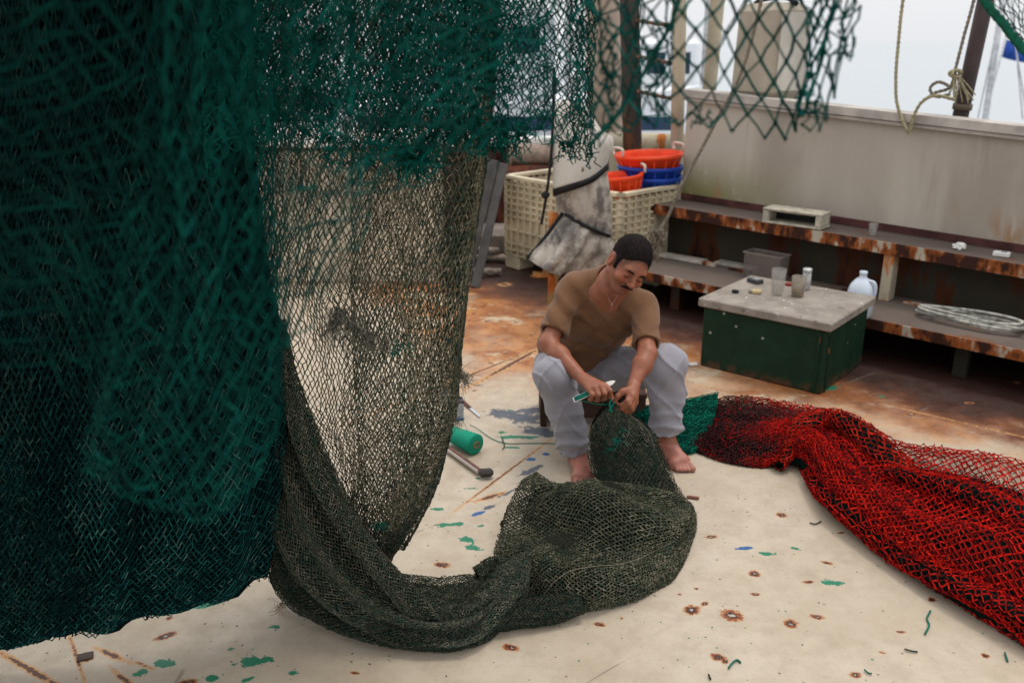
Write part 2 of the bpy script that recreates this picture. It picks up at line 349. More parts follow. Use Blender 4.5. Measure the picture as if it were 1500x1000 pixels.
# ------------------------------------------------------------------ bulwark and bench
def bulw_mat():
    k = NM('bulwark_paint', .55, .3)
    v = k.noise(2.6, 5, .6, stretch=(1, 1, .16)); g = k.noise(1.1, 5, .6)
    c = k.mix(k.ramp(v, .38, .64), (.45, .40, .335), (.32, .275, .225)); c = k.mix(k.ramp(g, .45, .62, 0, .6), c, (.42, .37, .31))
    st = k.noise(7, 5, .6, stretch=(1, 1, .06)); c = k.mix(k.ramp(st, .60, .72, 0, .5), c, (.24, .19, .15))
    sx = k.n('ShaderNodeSeparateXYZ'); k.set(sx.inputs[0], k.pos)
    alg = k.math('MULTIPLY', k.ramp(sx.outputs[2], 1.05, .62), k.ramp(sx.outputs[0], 2.15, 1.3))
    c = k.mix(k.math('MULTIPLY', alg, k.ramp(k.noise(6, 5, .7, stretch=(1, 1, .5)), .30, .54)), c, (.165, .16, .04))
    rs = k.math('MULTIPLY', k.ramp(sx.outputs[2], .9, .62), k.ramp(k.noise(3.2, 5, .6, stretch=(1, 1, .25)), .56, .66))
    c = k.mix(rs, c, (.30, .16, .07)); k.color(c); k.bump(k.noise(40, 4), .15, .003); return k.m
M['bulwark'] = bulw_mat()
def slab(mb, P, Q, h0, h1, c0, c1, zs):      # bench-aligned box between positions s along the bench
    pass
def bench_box(mb, s0, s1, c0, c1, z0, z1, z0b=None, z1b=None, bev=0):
    """bench-aligned prism; heights may change from s0 to s1"""
    z0b = z0 if z0b is None else z0b; z1b = z1 if z1b is None else z1b
    V = [bw(s0, c0, z0), bw(s1, c0, z0b), bw(s1, c1, z0b), bw(s0, c1, z0), bw(s0, c0, z1), bw(s1, c0, z1b), bw(s1, c1, z1b), bw(s0, c1, z1)]
    mb.add(V, [(0, 3, 2, 1), (4, 5, 6, 7), (0, 1, 5, 4), (1, 2, 6, 5), (2, 3, 7, 6), (3, 0, 4, 7)])
C_UP = 5.32; C_LOW = 4.90
pS = lambda p: float(p @ BD)
uL = atB(947, 297, C_UP); uR = atB(1500, 396, C_UP); tL = atB(1003, 131, C_BULW - .04); tR = atB(1500, 185, C_BULW - .04)
sl = (uR[2] - uL[2]) / (pS(uR) - pS(uL)); st_ = (tR[2] - tL[2]) / (pS(tR) - pS(tL))
zU = lambda s: uL[2] + sl * (s - pS(uL)) * .6
zT = lambda s: tL[2] + st_ * (s - pS(tL))
S0 = pS(tL); S1 = 4.2; SU0 = pS(uL)
bul = empty('bulwark', bw(S0, C_BULW, 0), 'high off white painted steel bulwark stained green and brown behind the rusty bench', 'bulwark')
mb = MB(); bench_box(mb, S0, S1, C_BULW, C_BULW + .08, .0, zT(S0) - .05, .0, zT(S1) - .05); mb.build('wall_panel', M['bulwark'], bul)
mb = MB(); bench_box(mb, S0 - .02, S1, C_BULW - .05, C_BULW + .13, zT(S0) - .05, zT(S0), zT(S1) - .05, zT(S1))
bench_box(mb, S0 - .02, S1, C_BULW - .035, C_BULW - .002, zT(S0) - .075, zT(S0) - .055, zT(S1) - .075, zT(S1) - .055)
mb.build('cap_rail', simple('cap_rail_paint', (.40, .36, .32), .6, .25, 6), bul)
mb = MB(); bench_box(mb, SU0 + .1, S1, C_BULW - .012, C_BULW - .002, zU(SU0) + .004, zU(SU0) + .05, zU(S1) + .004, zU(S1) + .05); mb.build('base_strip', simple('maroon_primer', (.07, .025, .022), .7, .4, 10), bul)

ben = empty('bench', bw(SU0, C_LOW, 0), 'two tier rusty steel bench running along the foot of the bulwark', 'bench')
mb = MB(); bench_box(mb, SU0, S1, C_UP, C_BULW - .005, zU(SU0) - .006, zU(SU0), zU(S1) - .006, zU(S1)); mb.build('upper_shelf', M['rust_top'], ben)
mb = MB(); bench_box(mb, SU0, S1, C_UP - .012, C_UP - .002, zU(SU0) - .068, zU(SU0) + .003, zU(S1) - .068, zU(S1) + .003); mb.build('upper_edge', M['rust_shelf'], ben)
ZL = .25
mb = MB(); bench_box(mb, SU0, S1, C_LOW, C_UP + .16, ZL - .008, ZL); mb.build('lower_shelf', M['rust_top'], ben)
mb = MB(); bench_box(mb, SU0, S1, C_LOW - .012, C_LOW - .002, ZL - .055, ZL + .003); mb.build('lower_edge', M['rust_shelf'], ben)
mb = MB(); bench_box(mb, SU0, S1, C_UP + .17, C_UP + .18, .0, zU(SU0) - .01, .0, zU(S1) - .01); mb.build('back_plate', M['rust_back'], ben)
for sv in (SU0 + .05, pS(atB(1296, 420, C_UP)), SU0 + 4.6):
    mb = MB(); bench_box(mb, sv - .03, sv + .03, C_UP + .003, C_UP + .09, ZL + .002, zU(sv) - .07); mb.build('upright', M['rust_post'], ben)
for sv in (pS(atB(1412, 500, C_LOW + .1)), SU0 + .5, SU0 + 1.35):
    mb = MB(); bench_box(mb, sv - .035, sv + .035, C_LOW + .10, C_LOW + .15, .0, ZL - .01); mb.build('leg', M['rust_back'] if sv < 1 else M['rust_top'], ben)
for i in range(9):                           # ragged rust scale on the shelf back edge
    mb = MB(); s_ = SU0 + .3 + i * .42 + random.uniform(-.1, .1); bench_box(mb, s_, s_ + random.uniform(.1, .25), C_UP + .02, C_UP + .06, ZL + .002, ZL + random.uniform(.01, .03))
    mb.build('rust_scale', M['rust_shelf'], ben)

# things on the bench
def ax_b(rot=0):
    c_, s_ = math.cos(rot), math.sin(rot); x = BD * c_ + BN * s_; return axes(x)
p = atB(1166, 318, C_UP + .07); q = p.copy(); q[2] = zU(pS(p))
o = empty('vent_box', q, 'weathered cream box frame with dark open front lying on the upper shelf', 'vent box')
A = ax_b(.05); W_ = .40
mv = simple('vent_cream', (.42, .38, .30), .7, .3, 20)
mb = MB(); mb.box(q + A[2] * .095, (W_, .15, .016), A, .004); mb.box(q + A[2] * .010, (W_, .15, .012), A, .003); mb.build('frame', mv, o)
for sg in (-1, 1):
    mb = MB(); mb.box(q + A[0] * sg * (W_ / 2 - .022) + A[2] * .052, (.04, .145, .070), A, .004); mb.build('side_block', mv, o)
mb = MB(); mb.box(q + A[1] * .05 + A[2] * .052, (W_ - .09, .01, .066), A); mb.build('dark_back', M['black'], o)
mb = MB(); mb.box(q + A[1] * -.03 + A[2] * .080, (W_ - .13, .008, .008), A); mb.build('slat', mv, o)
def crumple(name, c, r, label, mat, cat):
    V = []; Fc = []; n = 10; 
    for i in range(n + 1):
        for j in range(n * 2):
            th = math.pi * i / n; ph = math.pi * j / n; rr = r * random.uniform(.6, 1.15)
            V.append((c[0] + rr * math.sin(th) * math.cos(ph) * 1.3, c[1] + rr * math.sin(th) * math.sin(ph), max(c[2] + .8 * rr * math.cos(th), c[2] - r * .5)))
    for i in range(n):
        for j in range(n * 2): Fc.append((i * 2 * n + j, i * 2 * n + (j + 1) % (2 * n), (i + 1) * 2 * n + (j + 1) % (2 * n), (i + 1) * 2 * n + j))
    return tag(mesh(name, V, Fc, mat, smooth=False), label, cat)
p = atB(1405, 361, C_UP + .13); p[2] = zU(pS(p)) + .018
crumple('crumpled_paper', p, .030, 'crumpled white paper ball on the upper shelf against the bulwark', M['white'], 'paper')
p = atB(1467, 373, C_UP + .13); p[2] = zU(pS(p)) + .015
o = empty('cigarette_pack', p, 'small white pack lying flat on the upper shelf at the right edge', 'pack')
A = ax_b(.15); mb = MB(); mb.box(p, (.085, .055, .024), A, .003); mb.build('carton', M['white'], o)
mb = MB(); mb.box(p + A[0] * .012 + A[2] * .0125, (.03, .04, .002), A); mb.build('print_panel', simple('grey_print', (.3, .3, .32), .5), o)
p = atB(1278, 343, C_UP + .12); p[2] = zU(pS(p))
o = empty('drinking_glass', p, 'clear empty glass tumbler standing alone on the upper shelf', 'glass')
def glass_mat(name, tint, rough=.08, alpha=.35):
    k = NM(name, rough, .6); k.color(k.mix(k.ramp(k.noise(30, 4), .4, .7), tint, tuple(x * .75 for x in tint)))
    k.b.inputs['Alpha'].default_value = alpha; return k.m
GL = glass_mat('clear_glass', (.42, .39, .35), .08, .26); GLC = glass_mat('cloudy_glass', (.34, .28, .21), .3, .5)
def tumbler(o, p, r0, r1, h, mat, part='glass_wall', liquid=None):
    mb = MB(); mb.lathe(p, [(r0 * .9, .001), (r0, .004), (r1, h), (r1 - .003, h), (r0 - .003, .012), (.001, .012)], 20); mb.build(part, mat, o, True)
    if liquid: mb = MB(); mb.lathe(p, [(r0 - .006, .013), ((r0 + r1) / 2 - .006, h * liquid[0])], 20); mb.build('liquid', liquid[1], o, True)
tumbler(o, p, .022, .028, .08, GL)
# coil of pale rope on the lower shelf
pts = []
cR = atZ(1425, 472, ZL + .02)
for i in range(150):
    t = i / 149; a = t * 2 * math.pi * 4.3; wob = 1 + .12 * math.sin(a * .37 + 1)
    pts.append(cR + BD * ((.27 + .035 * math.sin(a * 1.7 + 2)) * math.cos(a) * wob + .03 * math.sin(3 * t * 6)) + BN * ((.085 + .02 * math.sin(a * 1.31)) * math.sin(a) * wob) + np.array([0, 0, .012 * t * 4 + .004 * math.sin(a * 2)]))
mb = MB(); mb.tube(pts, .009, 6); tag(mb.build('rope_coil', M['rope_pale'], smooth=True), 'loose coil of pale rope on the lower shelf at the right', 'rope')
pts = spline([atZ(1360, 455, ZL + .012), atZ(1400, 462, ZL + .03), atZ(1445, 478, ZL + .05), atZ(1500, 482, ZL + .03), atZ(1530, 500, ZL + .01)], 8)
# milk jug
def jug():
    p = atZ(1257, 462, ZL); h = .255
    o = empty('water_jug', p, 'translucent white plastic gallon jug on the lower shelf behind the hatch box', 'jug')
    k = NM('jug_plastic', .3, .5); k.color((.60, .66, .74)); k.b.inputs['Alpha'].default_value = .88; 
    V = []; Fc = []; n = 28; A = ax_b(.2)
    prof = [(.001, .0, .3), (.064, .0, .5), (.072, .008, .5), (.073, .10, .5), (.072, .15, .5), (.062, .185, .4), (.038, .215, .15), (.021, .228, 0), (.019, .245, 0), (.022, .247, 0), (.022, .262, 0), (.001, .263, 0)]
    for r, z, sq in prof:
        for j in range(n):
            a = 2 * math.pi * j / n; c_, s_ = math.cos(a), math.sin(a); q = 1 / max(abs(c_), abs(s_)); m = 1 + (q - 1) * sq
            V.append(p + A[0] * c_ * r * m + A[1] * s_ * r * m + A[2] * z)
    for i in range(len(prof) - 1):
        for j in range(n): Fc.append((i * n + j, i * n + (j + 1) % n, (i + 1) * n + (j + 1) % n, (i + 1) * n + j))
    mesh('bottle', V, Fc, k.m, o)
    mb = MB(); mb.tube(spline([p + A[0] * .03 + A[2] * .215 - A[1] * .01, p + A[0] * .068 + A[2] * .205 - A[1] * .015, p + A[0] * .078 + A[2] * .16 - A[1] * .015, p + A[0] * .07 + A[2] * .10 - A[1] * .015], 6), .009, 8); mb.build('handle', k.m, o, True)
jug()
# clear plastic tub behind the hatch lid, and boards lying on the lower shelf
p = atZ(1120, 408, ZL); A = ax_b(0)
o = empty('plastic_tub', p, 'clear plastic tub standing on the lower shelf behind the hatch box', 'tub')
mb = MB()
for sg in (-1, 1): mb.box(p + A[1] * sg * .06 + A[2] * .085, (.26, .003, .17), A); mb.box(p + A[0] * sg * .13 + A[2] * .085, (.003, .117, .17), A)
mb.box(p + A[2] * .003, (.255, .115, .004), A); mb.build('walls', glass_mat('tub_plastic', (.24, .20, .18), .25, .32), o)
mb = MB()
for sg in (-1, 1): mb.box(p + A[1] * sg * .065 + A[2] * .172, (.275, .008, .008), A); mb.box(p + A[0] * sg * .135 + A[2] * .172, (.008, .120, .008), A)
mb.build('rim', glass_mat('tub_rim', (.3, .27, .25), .2, .55), o)
for (x, y, L, lab) in ((1000, 378, .36, 'worn pale plank end lying on the lower shelf behind the man'), (1080, 388, .30, 'second pale plank on the lower shelf left of the clear tub')):
    p = atZ(x, y, ZL + .015); mb = MB(); mb.box(p, (L, .10, .022), ax_b(.06), .003); tag(mb.build('plank', simple('pale_plank' + str(x), (.40, .36, .30), .8, .3, 20)), lab, 'plank')

# ------------------------------------------------------------------ green hatch box with lid and its clutter
Lf, Lr, Rr, Lb = atZ(1033, 437, .4), atZ(1228, 477, .4), atZ(1275, 432, .4), atZ(1090, 402, .4)
ctr = (Lf + Lr + Rr + Lb) / 4; hx = (Lr - Lf + Rr - Lb); LX = np.linalg.norm(hx) / 2; HA = axes(hx); LY = (np.linalg.norm(Rr - Lr) + np.linalg.norm(Lb - Lf)) / 2
ctr[2] = 0
hat = empty('hatch_box', ctr, 'dark green steel hatch box with grey board lid standing before the bench', 'hatch box')
def hatch_mat():
    k = NM('hatch_green', .65, .2); f = k.noise(7, 5); c = k.mix(k.ramp(f, .3, .7), (.004, .020, .009), (.008, .032, .015))
    vo = k.n('ShaderNodeTexVoronoi'); k.set(vo.inputs['Vector'], k.pos); vo.inputs['Scale'].default_value = 17
    sepc = k.n('ShaderNodeSeparateColor'); k.set(sepc.inputs[0], vo.outputs['Color'])
    c = k.mix(k.math('MULTIPLY', k.ramp(vo.outputs['Distance'], .16, .08), k.ramp(sepc.outputs[0], .72, .74)), c, (.33, .33, .28))
    sx = k.n('ShaderNodeSeparateXYZ'); k.set(sx.inputs[0], k.pos)
    c = k.mix(k.math('MULTIPLY', k.ramp(sx.outputs[2], .07, .0), k.ramp(k.noise(14, 5), .4, .6)), c, (.09, .04, .02))
    k.color(c); k.bump(k.noise(30, 4), .2, .003); return k.m
HM = hatch_mat()
mb = MB(); mb.box(ctr + HA[2] * .175, (LX * .93, LY * .93, .35), HA, .008); mb.build('box_body', HM, hat)
mb = MB(); mb.box(ctr + HA[0] * (LX * .465 - .035) - HA[1] * (LY * .465 + .003) + HA[2] * .172, (.012, .006, .34), HA); mb.box(ctr + HA[0] * (LX * .465 + .003) - HA[1] * (LY * .465 - .05) + HA[2] * .172, (.006, .010, .34), HA)
mb.build('corner_weld', rusty('weld_rust', (.01, .03, .015), .25, 12), hat)
def lid_mat():
    k = NM('lid_board', .7, .3); f = k.noise(5, 6, .7); c = k.mix(k.ramp(f, .35, .65), (.20, .17, .14), (.30, .26, .22))
    c = k.mix(k.ramp(k.noise(22, 6, .75), .58, .68, 0, .8), c, (.44, .41, .37)); c = k.mix(k.ramp(k.noise(18, 5, .7, stretch=(1, 1.6, 1)), .60, .68), c, (.13, .10, .085))
    k.color(c); k.bump(k.noise(60, 4), .25, .002); return k.m
mb = MB(); mb.box(ctr + HA[2] * .376, (LX, LY, .048), HA, .006); mb.build('lid', lid_mat(), hat)
ZD = .4005
def on_lid(x, y): return atZ(x, y, ZD)
p = on_lid(1138, 432); o = empty('pint_glass', p, 'tall clear empty pint glass standing on the hatch lid', 'glass'); tumbler(o, p, .030, .042, .15, GL)
mb = MB()
for i in range(10):
    a = 2 * math.pi * i / 10; mb.tube([p + np.array([math.cos(a) * .031, math.sin(a) * .031, .01]), p + np.array([math.cos(a) * .038, math.sin(a) * .038, .09])], .002, 5)
mb.build('fluting', GL, o, True)
p = on_lid(1168, 434); o = empty('jar', p, 'squat glass tumbler with tan dregs standing on the hatch lid', 'glass'); tumbler(o, p, .034, .040, .115, GLC, liquid=(.28, simple('dregs', (.22, .15, .08), .5)))
p = on_lid(1180, 424); o = empty('tin_can', p, 'small silver topped can behind the squat tumbler on the hatch lid', 'can')
mb = MB(); mb.lathe(p, [(.022, 0), (.024, .004), (.024, .105)], 20); mb.build('can_body', simple('can_grey', (.35, .34, .33), .4, .3, 40), o, True)
mb = MB(); mb.lathe(p + np.array([0, 0, .105]), [(.026, 0), (.026, .018), (.023, .020)], 20); mb.build('can_lid', simple('can_lid', (.6, .62, .62), .3, .1, metal=.6), o, True)
p = on_lid(1106, 414); o = empty('cigarette_box', p, 'dark grey cigarette packet lying on the hatch lid', 'pack'); A = axes(HA[0] * .95 - HA[1] * .35)
mb = MB(); mb.box(p + A[2] * .012, (.085, .055, .024), A, .003); mb.build('carton', simple('pack_dark', (.05, .05, .055), .4, .3, 40), o)
mb = MB(); mb.box(p + A[2] * .0255 + A[0] * .005, (.05, .035, .002), A); mb.build('print_panel', simple('pack_print', (.25, .25, .27), .4), o)
p = on_lid(1108, 430); o = empty('soap_block', p, 'small yellow block beside the pint glass on the hatch lid', 'block'); A = axes(HA[0] + HA[1] * .3)
mb = MB(); mb.box(p + A[2] * .012, (.055, .032, .024), A, .006); mb.build('block', simple('yellow_soap', (.50, .38, .20), .5), o)
mb = MB(); mb.box(p + A[2] * .013 - A[0] * .03, (.03, .03, .022), A, .006); mb.build('wrapper', simple('soap_grey', (.28, .24, .2), .5), o)
p = on_lid(1077, 429); mb = MB(); mb.box(p + HA[2] * .009, (.036, .025, .018), HA, .004); tag(mb.build('lighter', M['black']), 'tiny black lighter near the left edge of the hatch lid', 'lighter')
p = on_lid(1155, 418); mb = MB(); mb.lathe(p, [(.02, 0), (.021, .012), (.018, .014)], 16); tag(mb.build('bottle_cap', simple('cap_red', (.25, .03, .02), .4)), 'small red cap between the two glasses on the hatch lid', 'cap')
A = HA
for x, y in ((1093, 437), (1160, 446), (1148, 441), (1210, 424), (1150, 452)):
    mb = MB(); mb.box(on_lid(x, y) + np.array([0, 0, .003]), (.012, .008, .004), axes((random.random(), random.random(), 0))); mb.build('paint_flake', M['white'], hat)

# ------------------------------------------------------------------ slatted bulk bin with baskets
b0, b1, b2 = atZ(738, 256, .80), atZ(910, 284, .80), atZ(997, 268, .80)
ex = b1 - b0; BX = np.linalg.norm(ex); BA = axes(ex); BY = .62
b0 = b0 * 1.055; b1 = b1 * 1.055; b0[2] = b1[2] = .735; BX = np.linalg.norm(b1 - b0)
# side direction: perpendicular to the front, going away
org = b0.copy(); org[2] = 0
bin_ = empty('bulk_bin', org + BA[0] * BX / 2 + BA[1] * BY / 2, 'big cream plastic bulk bin with ribbed lattice walls on the far deck', 'bin')
def binwall(o0, dx, dn, L, name):
    mb = MB(); A = np.array([dx, dn, (0, 0, 1.)]); mid = o0 + dx * L / 2
    mb.box(mid + dn * .03 + A[2] * .42, (L, .012, .56), A)
    n = int(L / .075)
    for i in range(n + 1): mb.box(o0 + dx * (.012 + i * (L - .024) / n) + dn * .012 + A[2] * .42, (.014, .024, .62), A)
    for z in (.12, .16, .21, .32, .43, .48, .53, .58, .63, .68): mb.box(mid + dn * .011 + np.array([0, 0, z]), (L, .022, .012), A)
    mb.box(mid + dn * .015 + np.array([0, 0, .735]), (L + .02, .05, .03), A, .004)
    mb.build(name, M['white_plastic'], bin_)
binwall(org, BA[0], BA[1], BX, 'wall'); binwall(org + BA[0] * BX, BA[1], -BA[0], BY, 'wall')
binwall(org + BA[0] * BX + BA[1] * BY, -BA[0], -BA[1], BX, 'wall'); binwall(org + BA[1] * BY, -BA[1], BA[0], BY, 'wall')
mb = MB(); mb.box(org + BA[0] * BX / 2 + BA[1] * BY / 2 + BA[2] * .13, (BX - .06, BY - .06, .02), BA); mb.build('floor', M['white_plastic'], bin_)
for i in (0, 1):
    for j in (0, 1):
        mb = MB(); mb.box(org + BA[0] * (.09 + i * (BX - .18)) + BA[1] * (.09 + j * (BY - .18)) + BA[2] * .06, (.17, .17, .12), BA, .01); mb.build('foot', M['white_plastic'], bin_)
def basket(c, r, h, mat, label, tilt=(0, 0), handles=True):
    o = empty('basket', c, label, 'basket', 'round plastic fish baskets in the bulk bin')
    A = axes((1, tilt[0], tilt[1]), (tilt[0], 0, 1)); c = np.asarray(c)
    mb = MB(); mb.lathe(c, [(r * .72, 0), (r * .97, h - .035), (r * 1.0, h - .03), (r * 1.04, h - .025), (r * 1.04, h), (r * .96, h), (r * .93, h - .03), (r * .69, .015), (.001, .015)], 32, A); mb.build('shell', mat, o, True)
    mb = MB()
    for z in (.3, .5, .7): mb.lathe(c, [(r * (.72 + .25 * z) + .004, h * z), (r * (.72 + .25 * z) + .009, h * z + .006), (r * (.72 + .25 * z) + .004, h * z + .012)], 32, A)
    for i in range(16):
        a = 2 * math.pi * i / 16; d = A[0] * math.cos(a) + A[1] * math.sin(a); mb.tube([c + d * r * .73 + A[2] * .01, c + d * r * .985 + A[2] * (h - .03)], .006, 5)
    mb.build('ribs', mat, o, True)
    if handles:
        for sg in (-1, 1):
            d = A[0] * sg * .95 + A[1] * .3 * sg; d /= np.linalg.norm(d); e = np.cross(A[2], d); q = c + d * r * 1.02 + A[2] * h
            mb = MB(); mb.tube(spline([q - e * .07, q - e * .07 + A[2] * .05, q + e * .07 + A[2] * .05, q + e * .07], 5), .010, 7)
            mb.build('handle', simple('rope_handle', (.6, .52, .44), .7), o, True)
    return o
cB = atY(952, 262, 6.7)
cB[2] = .60; basket(cB, .235, .2, M['blue_plastic'], 'lower blue basket at the bottom of the stack in the bin', handles=False)
basket(cB + [0, 0, .075], .238, .2, M['blue_plastic'], 'upper blue basket nested under the red orange basket in the bin', handles=False)
basket(cB + [-.01, 0, .16], .245, .2, M['orange_plastic'], 'orange basket on top of the stack of blue baskets', (.03, .04))
cB2 = atY(911, 275, 6.45); cB2[2] = .62
basket(cB2, .165, .22, M['orange_plastic'], 'smaller orange basket on its own beside the blue stack', (-.1, .1))

# ------------------------------------------------------------------ stern wall, pipes, posts, masts
sw = empty('stern_wall', (-.2, 8.1, 0), 'low dark maroon stern wall with white cap rail beyond the bin', 'wall')
zc = atY(600, 206, 8.1)[2]
mb = MB(); mb.box((-.2, 8.15, zc / 2 - .03), (3.8, .08, zc - .06)); mb.build('wall_panel', simple('stern_maroon', (.10, .045, .035), .7, .4, 3), sw)
mb = MB(); mb.box((-.2, 8.13, zc), (3.8, .2, .06), None, .01); mb.build('cap_rail', M['white'], sw)
dh = empty('deck_house', (-4, 7.4, 0), 'cream painted low deck house with white top edge seen through the hanging olive net', 'deck house'); zd = atY(500, 210, 6.55)[2]
mb = MB(); mb.box((-4.57, 6.95, zd / 2 - .03), (8.0, .8, zd - .06), None, .02); mb.build('wall', simple('stern_cream', (.50, .44, .34), .6, .35, 2), dh)
mb = MB(); mb.box((-4.57, 6.95, zd), (8.06, .86, .06), None, .01); mb.build('roof', M['white'], dh)
# pipe rail at the right of the bin
pa, pb = atY(893, 208, 8.0), atY(1006, 212, 7.4)
o = empty('pipe_rail', pa, 'thick cream horizontal pipe with rust streaks behind the orange baskets', 'pipe')
mb = MB(); mb.tube([pa, pb], .085, 20); mb.build('pipe', M['rust_post'], o, True)
for q in (pa + (pb - pa) * .08, pa + (pb - pa) * .86):
    mb = MB(); mb.tube([q * [1, 1, 0], q - [0, 0, .07]], .05, 14); mb.build('stanchion', M['rust_post'], o, True)
def post(name, x0, y0, x1, y1, Y, r, mat, label, cat='post', zb=0., both=False):
    a = atY(x0, y0, Y); b = atY(x1, y1, Y); d = (a - b) / (a[2] - b[2]); bot = b + d * (zb - b[2]); top = b + d * (3.2 - b[2])
    o = empty(name, bot, label, cat)
    mb = MB(); mb.tube([bot, (bot + top) / 2, top], r, 18); mb.build('pole', mat, o, True)
    mb = MB(); mb.lathe(bot, [(r * 1.9, 0), (r * 1.9, .02), (r * 1.2, .03)], 16); mb.build('base_plate', mat, o, True); return o
post('mast', 922, 0, 926, 200, 7.2, .075, rusty('mast_dark', (.06, .045, .04), .45, 4, (1, 1, .3), orange=(.14, .06, .03)), 'thick dark brown mast rising behind the bin', 'mast')
post('post', 996, 0, 992, 200, 7.0, .05, M['rust_post'], 'cream painted pipe post with rust at the left end of the bulwark')
post('post', 1051, 0, 1042, 100, 7.3, .055, simple('post_tan', (.42, .36, .26), .6, .2, 5), 'tan pipe post rising behind the bulwark left of the cowl')
post('post', 884, 0, 886, 180, 8.2, .16, simple('post_pinkish', (.36, .28, .22), .6, .2, 5), 'broad tan king post behind the hanging net fringe')
o = empty('guard_rail', atY(965, 90, 7.1), 'pair of thin rusty rails between the dark mast and cream post', 'rail')
for (x0, y0, x1, y1) in ((930, 82, 993, 95), (930, 133, 993, 147), (930, 30, 993, 40)):
    mb = MB(); mb.tube([atY(x0, y0, 7.15), atY(x1, y1, 7.05)], .014, 8); mb.build('bar', simple('rail_rust', (.20, .11, .07), .7, .4, 20), o, True)
# leaning dark post behind the bulwark and the knotted ropes
CB = C_BULW + .30
a, b = atB(1457, -60, CB), atB(1408, 165, CB)
o = empty('leaning_post', b + (b - a) / (a[2] - b[2]) * b[2], 'dark brown round post leaning right behind the bulwark', 'post')
bot = b + (b - a) / (a[2] - b[2]) * (b[2] - .1)
mb = MB(); mb.tube([bot, a], .046, 16); mb.build('pole', simple('post_darkbrown', (.035, .02, .018), .5, .3, 6), o, True)
mb = MB(); mb.tube([b + (a - b) * .02, b + (a - b) * .06], .056, 16); mb.build('collar', simple('post_collar', (.12, .09, .06), .6, .3, 6), o, True)
def rope(name, pts, r, mat, label, n=10, cat='rope'):
    P = spline(pts, n); 
    mb = MB(); L = np.concatenate([[0], np.cumsum(np.linalg.norm(np.diff(P, axis=0), axis=1))])
    T = np.gradient(P, axis=0); T /= np.linalg.norm(T, axis=1)[:, None]
    m = max(20, int(L[-1] / (r * 2.5))); tt = np.linspace(0, L[-1], m); Pi = np.stack([np.interp(tt, L, P[:, i]) for i in range(3)], 1); Ti = np.stack([np.interp(tt, L, T[:, i]) for i in range(3)], 1)
    N = np.cross(Ti, (0.3, .2, 1.)); N /= np.linalg.norm(N, axis=1)[:, None] + 1e-9; B = np.cross(Ti, N)
    for s_ in range(3):
        ph = tt / (r * 7) * 2 * math.pi + s_ * 2.094
        mb.tube(Pi + (N * np.cos(ph)[:, None] + B * np.sin(ph)[:, None]) * r * .5, r * .62, 5)
    return tag(mb.build(name, mat, smooth=True), label, cat)
CR = C_BULW - .07
rope('rope', [atB(1330, -60, CR), atB(1318, 40, CR), atB(1312, 120, CR), atB(1316, 160, CR), atB(1332, 196, CR), atB(1336, 178, CR), atB(1348, 152, CR), atB(1370, 140, CR), atB(1398, 146, CR + .05)], .011, M['rope_yellow'], 'yellowed rope hanging in a loop over the bulwark face')
rope('rope', [atB(1440, -60, CB - .1), atB(1424, 10, CB - .1), atB(1410, 60, CB - .1), atB(1400, 100, CB - .1), atB(1392, 128, CB - .1), atB(1370, 136, CB - .1), atB(1352, 148, CB - .1)], .011, M['rope'], 'rope running down beside the leaning post to a knot')
o = empty('rope_knot', atB(1400, 120, CB - .12), 'frayed yellow knot of rope lashed at the foot of the leaning post', 'knot')
mb = MB(); c = atB(1400, 108, CB - .12)
mb.tube(c + np.array([(.022 * math.cos(t) * 1.3, .02 * math.sin(t * 1.5), .02 * math.sin(t)) for t in np.linspace(0, 12, 60)]), .009, 6); mb.build('knot_turns', M['rope_yellow'], o, True)
mb = MB()
for i in range(14):
    e = atB(random.uniform(1388, 1432), random.uniform(138, 152), CB - .12 + random.uniform(-.03, .03)); m_ = (c + e) / 2 + np.array([random.uniform(-.02, .02), 0, .01]); mb.tube(spline([c, m_, e], 4), .0035, 4)
mb.build('frayed_ends', M['rope_yellow'], o, True)
rope('rope', [atB(1393, 128, CB - .13), atB(1375, 120, CB - .13), atB(1362, 130, CB - .13), atB(1372, 142, CB - .13), atB(1392, 138, CB - .13)], .010, M['rope'], 'short rope loop lying on the cap rail beside the knot')
# slanting rope in front of the bulwark end, with frayed end
rope('rope', [atY(1130, -60, 5.3), atY(1090, 95, 5.35), atY(1045, 185, 5.4), atY(1000, 270, 5.45), atY(978, 318, 5.5), atY(962, 342, 5.5)], .012, M['rope'], 'long slack rope slanting down in front of the bulwark end')
mb = MB(); c = atY(962, 345, 5.5)
for i in range(40):
    e = c + np.array([random.uniform(-.06, .07), random.uniform(-.04, .04), random.uniform(-.17, .03)]); m_ = c + np.array([random.uniform(-.05, .05), random.uniform(-.05, .05), random.uniform(-.08, .05)]); mb.tube(spline([c, m_, e], 4), .004, 4)
tag(mb.build('frayed_rope', M['rope'], smooth=True), 'tangled frayed rope end hanging behind the man\'s head', 'rope end')
# cowl / covered gear on top of the bulwark
p = atB(1122, 135, C_BULW + .26); A = ax_b(-.35)
o = empty('cowl', p, 'beige boxy cover with rounded shoulders standing on the bulwark behind the net', 'cover')
mb = MB(); mb.box(p + A[2] * .27, (.46, .32, .62), A, .05, .92); mb.build('cover', simple('cover_beige', (.36, .31, .24), .7, .15, 4), o)
mb = MB(); mb.box(p + A[0] * .235 + A[2] * .27, (.006, .25, .5), A); mb.build('side_panel', simple('cover_pale', (.50, .46, .40), .6, .15, 4), o)
mb = MB(); mb.tube(spline([p - A[0] * .25 + A[2] * .50, p - A[0] * .15 + A[2] * .60, p + A[0] * .1 + A[2] * .615, p + A[0] * .22 + A[2] * .57], 6), .018, 8); mb.build('black_trim', M['black'], o, True)
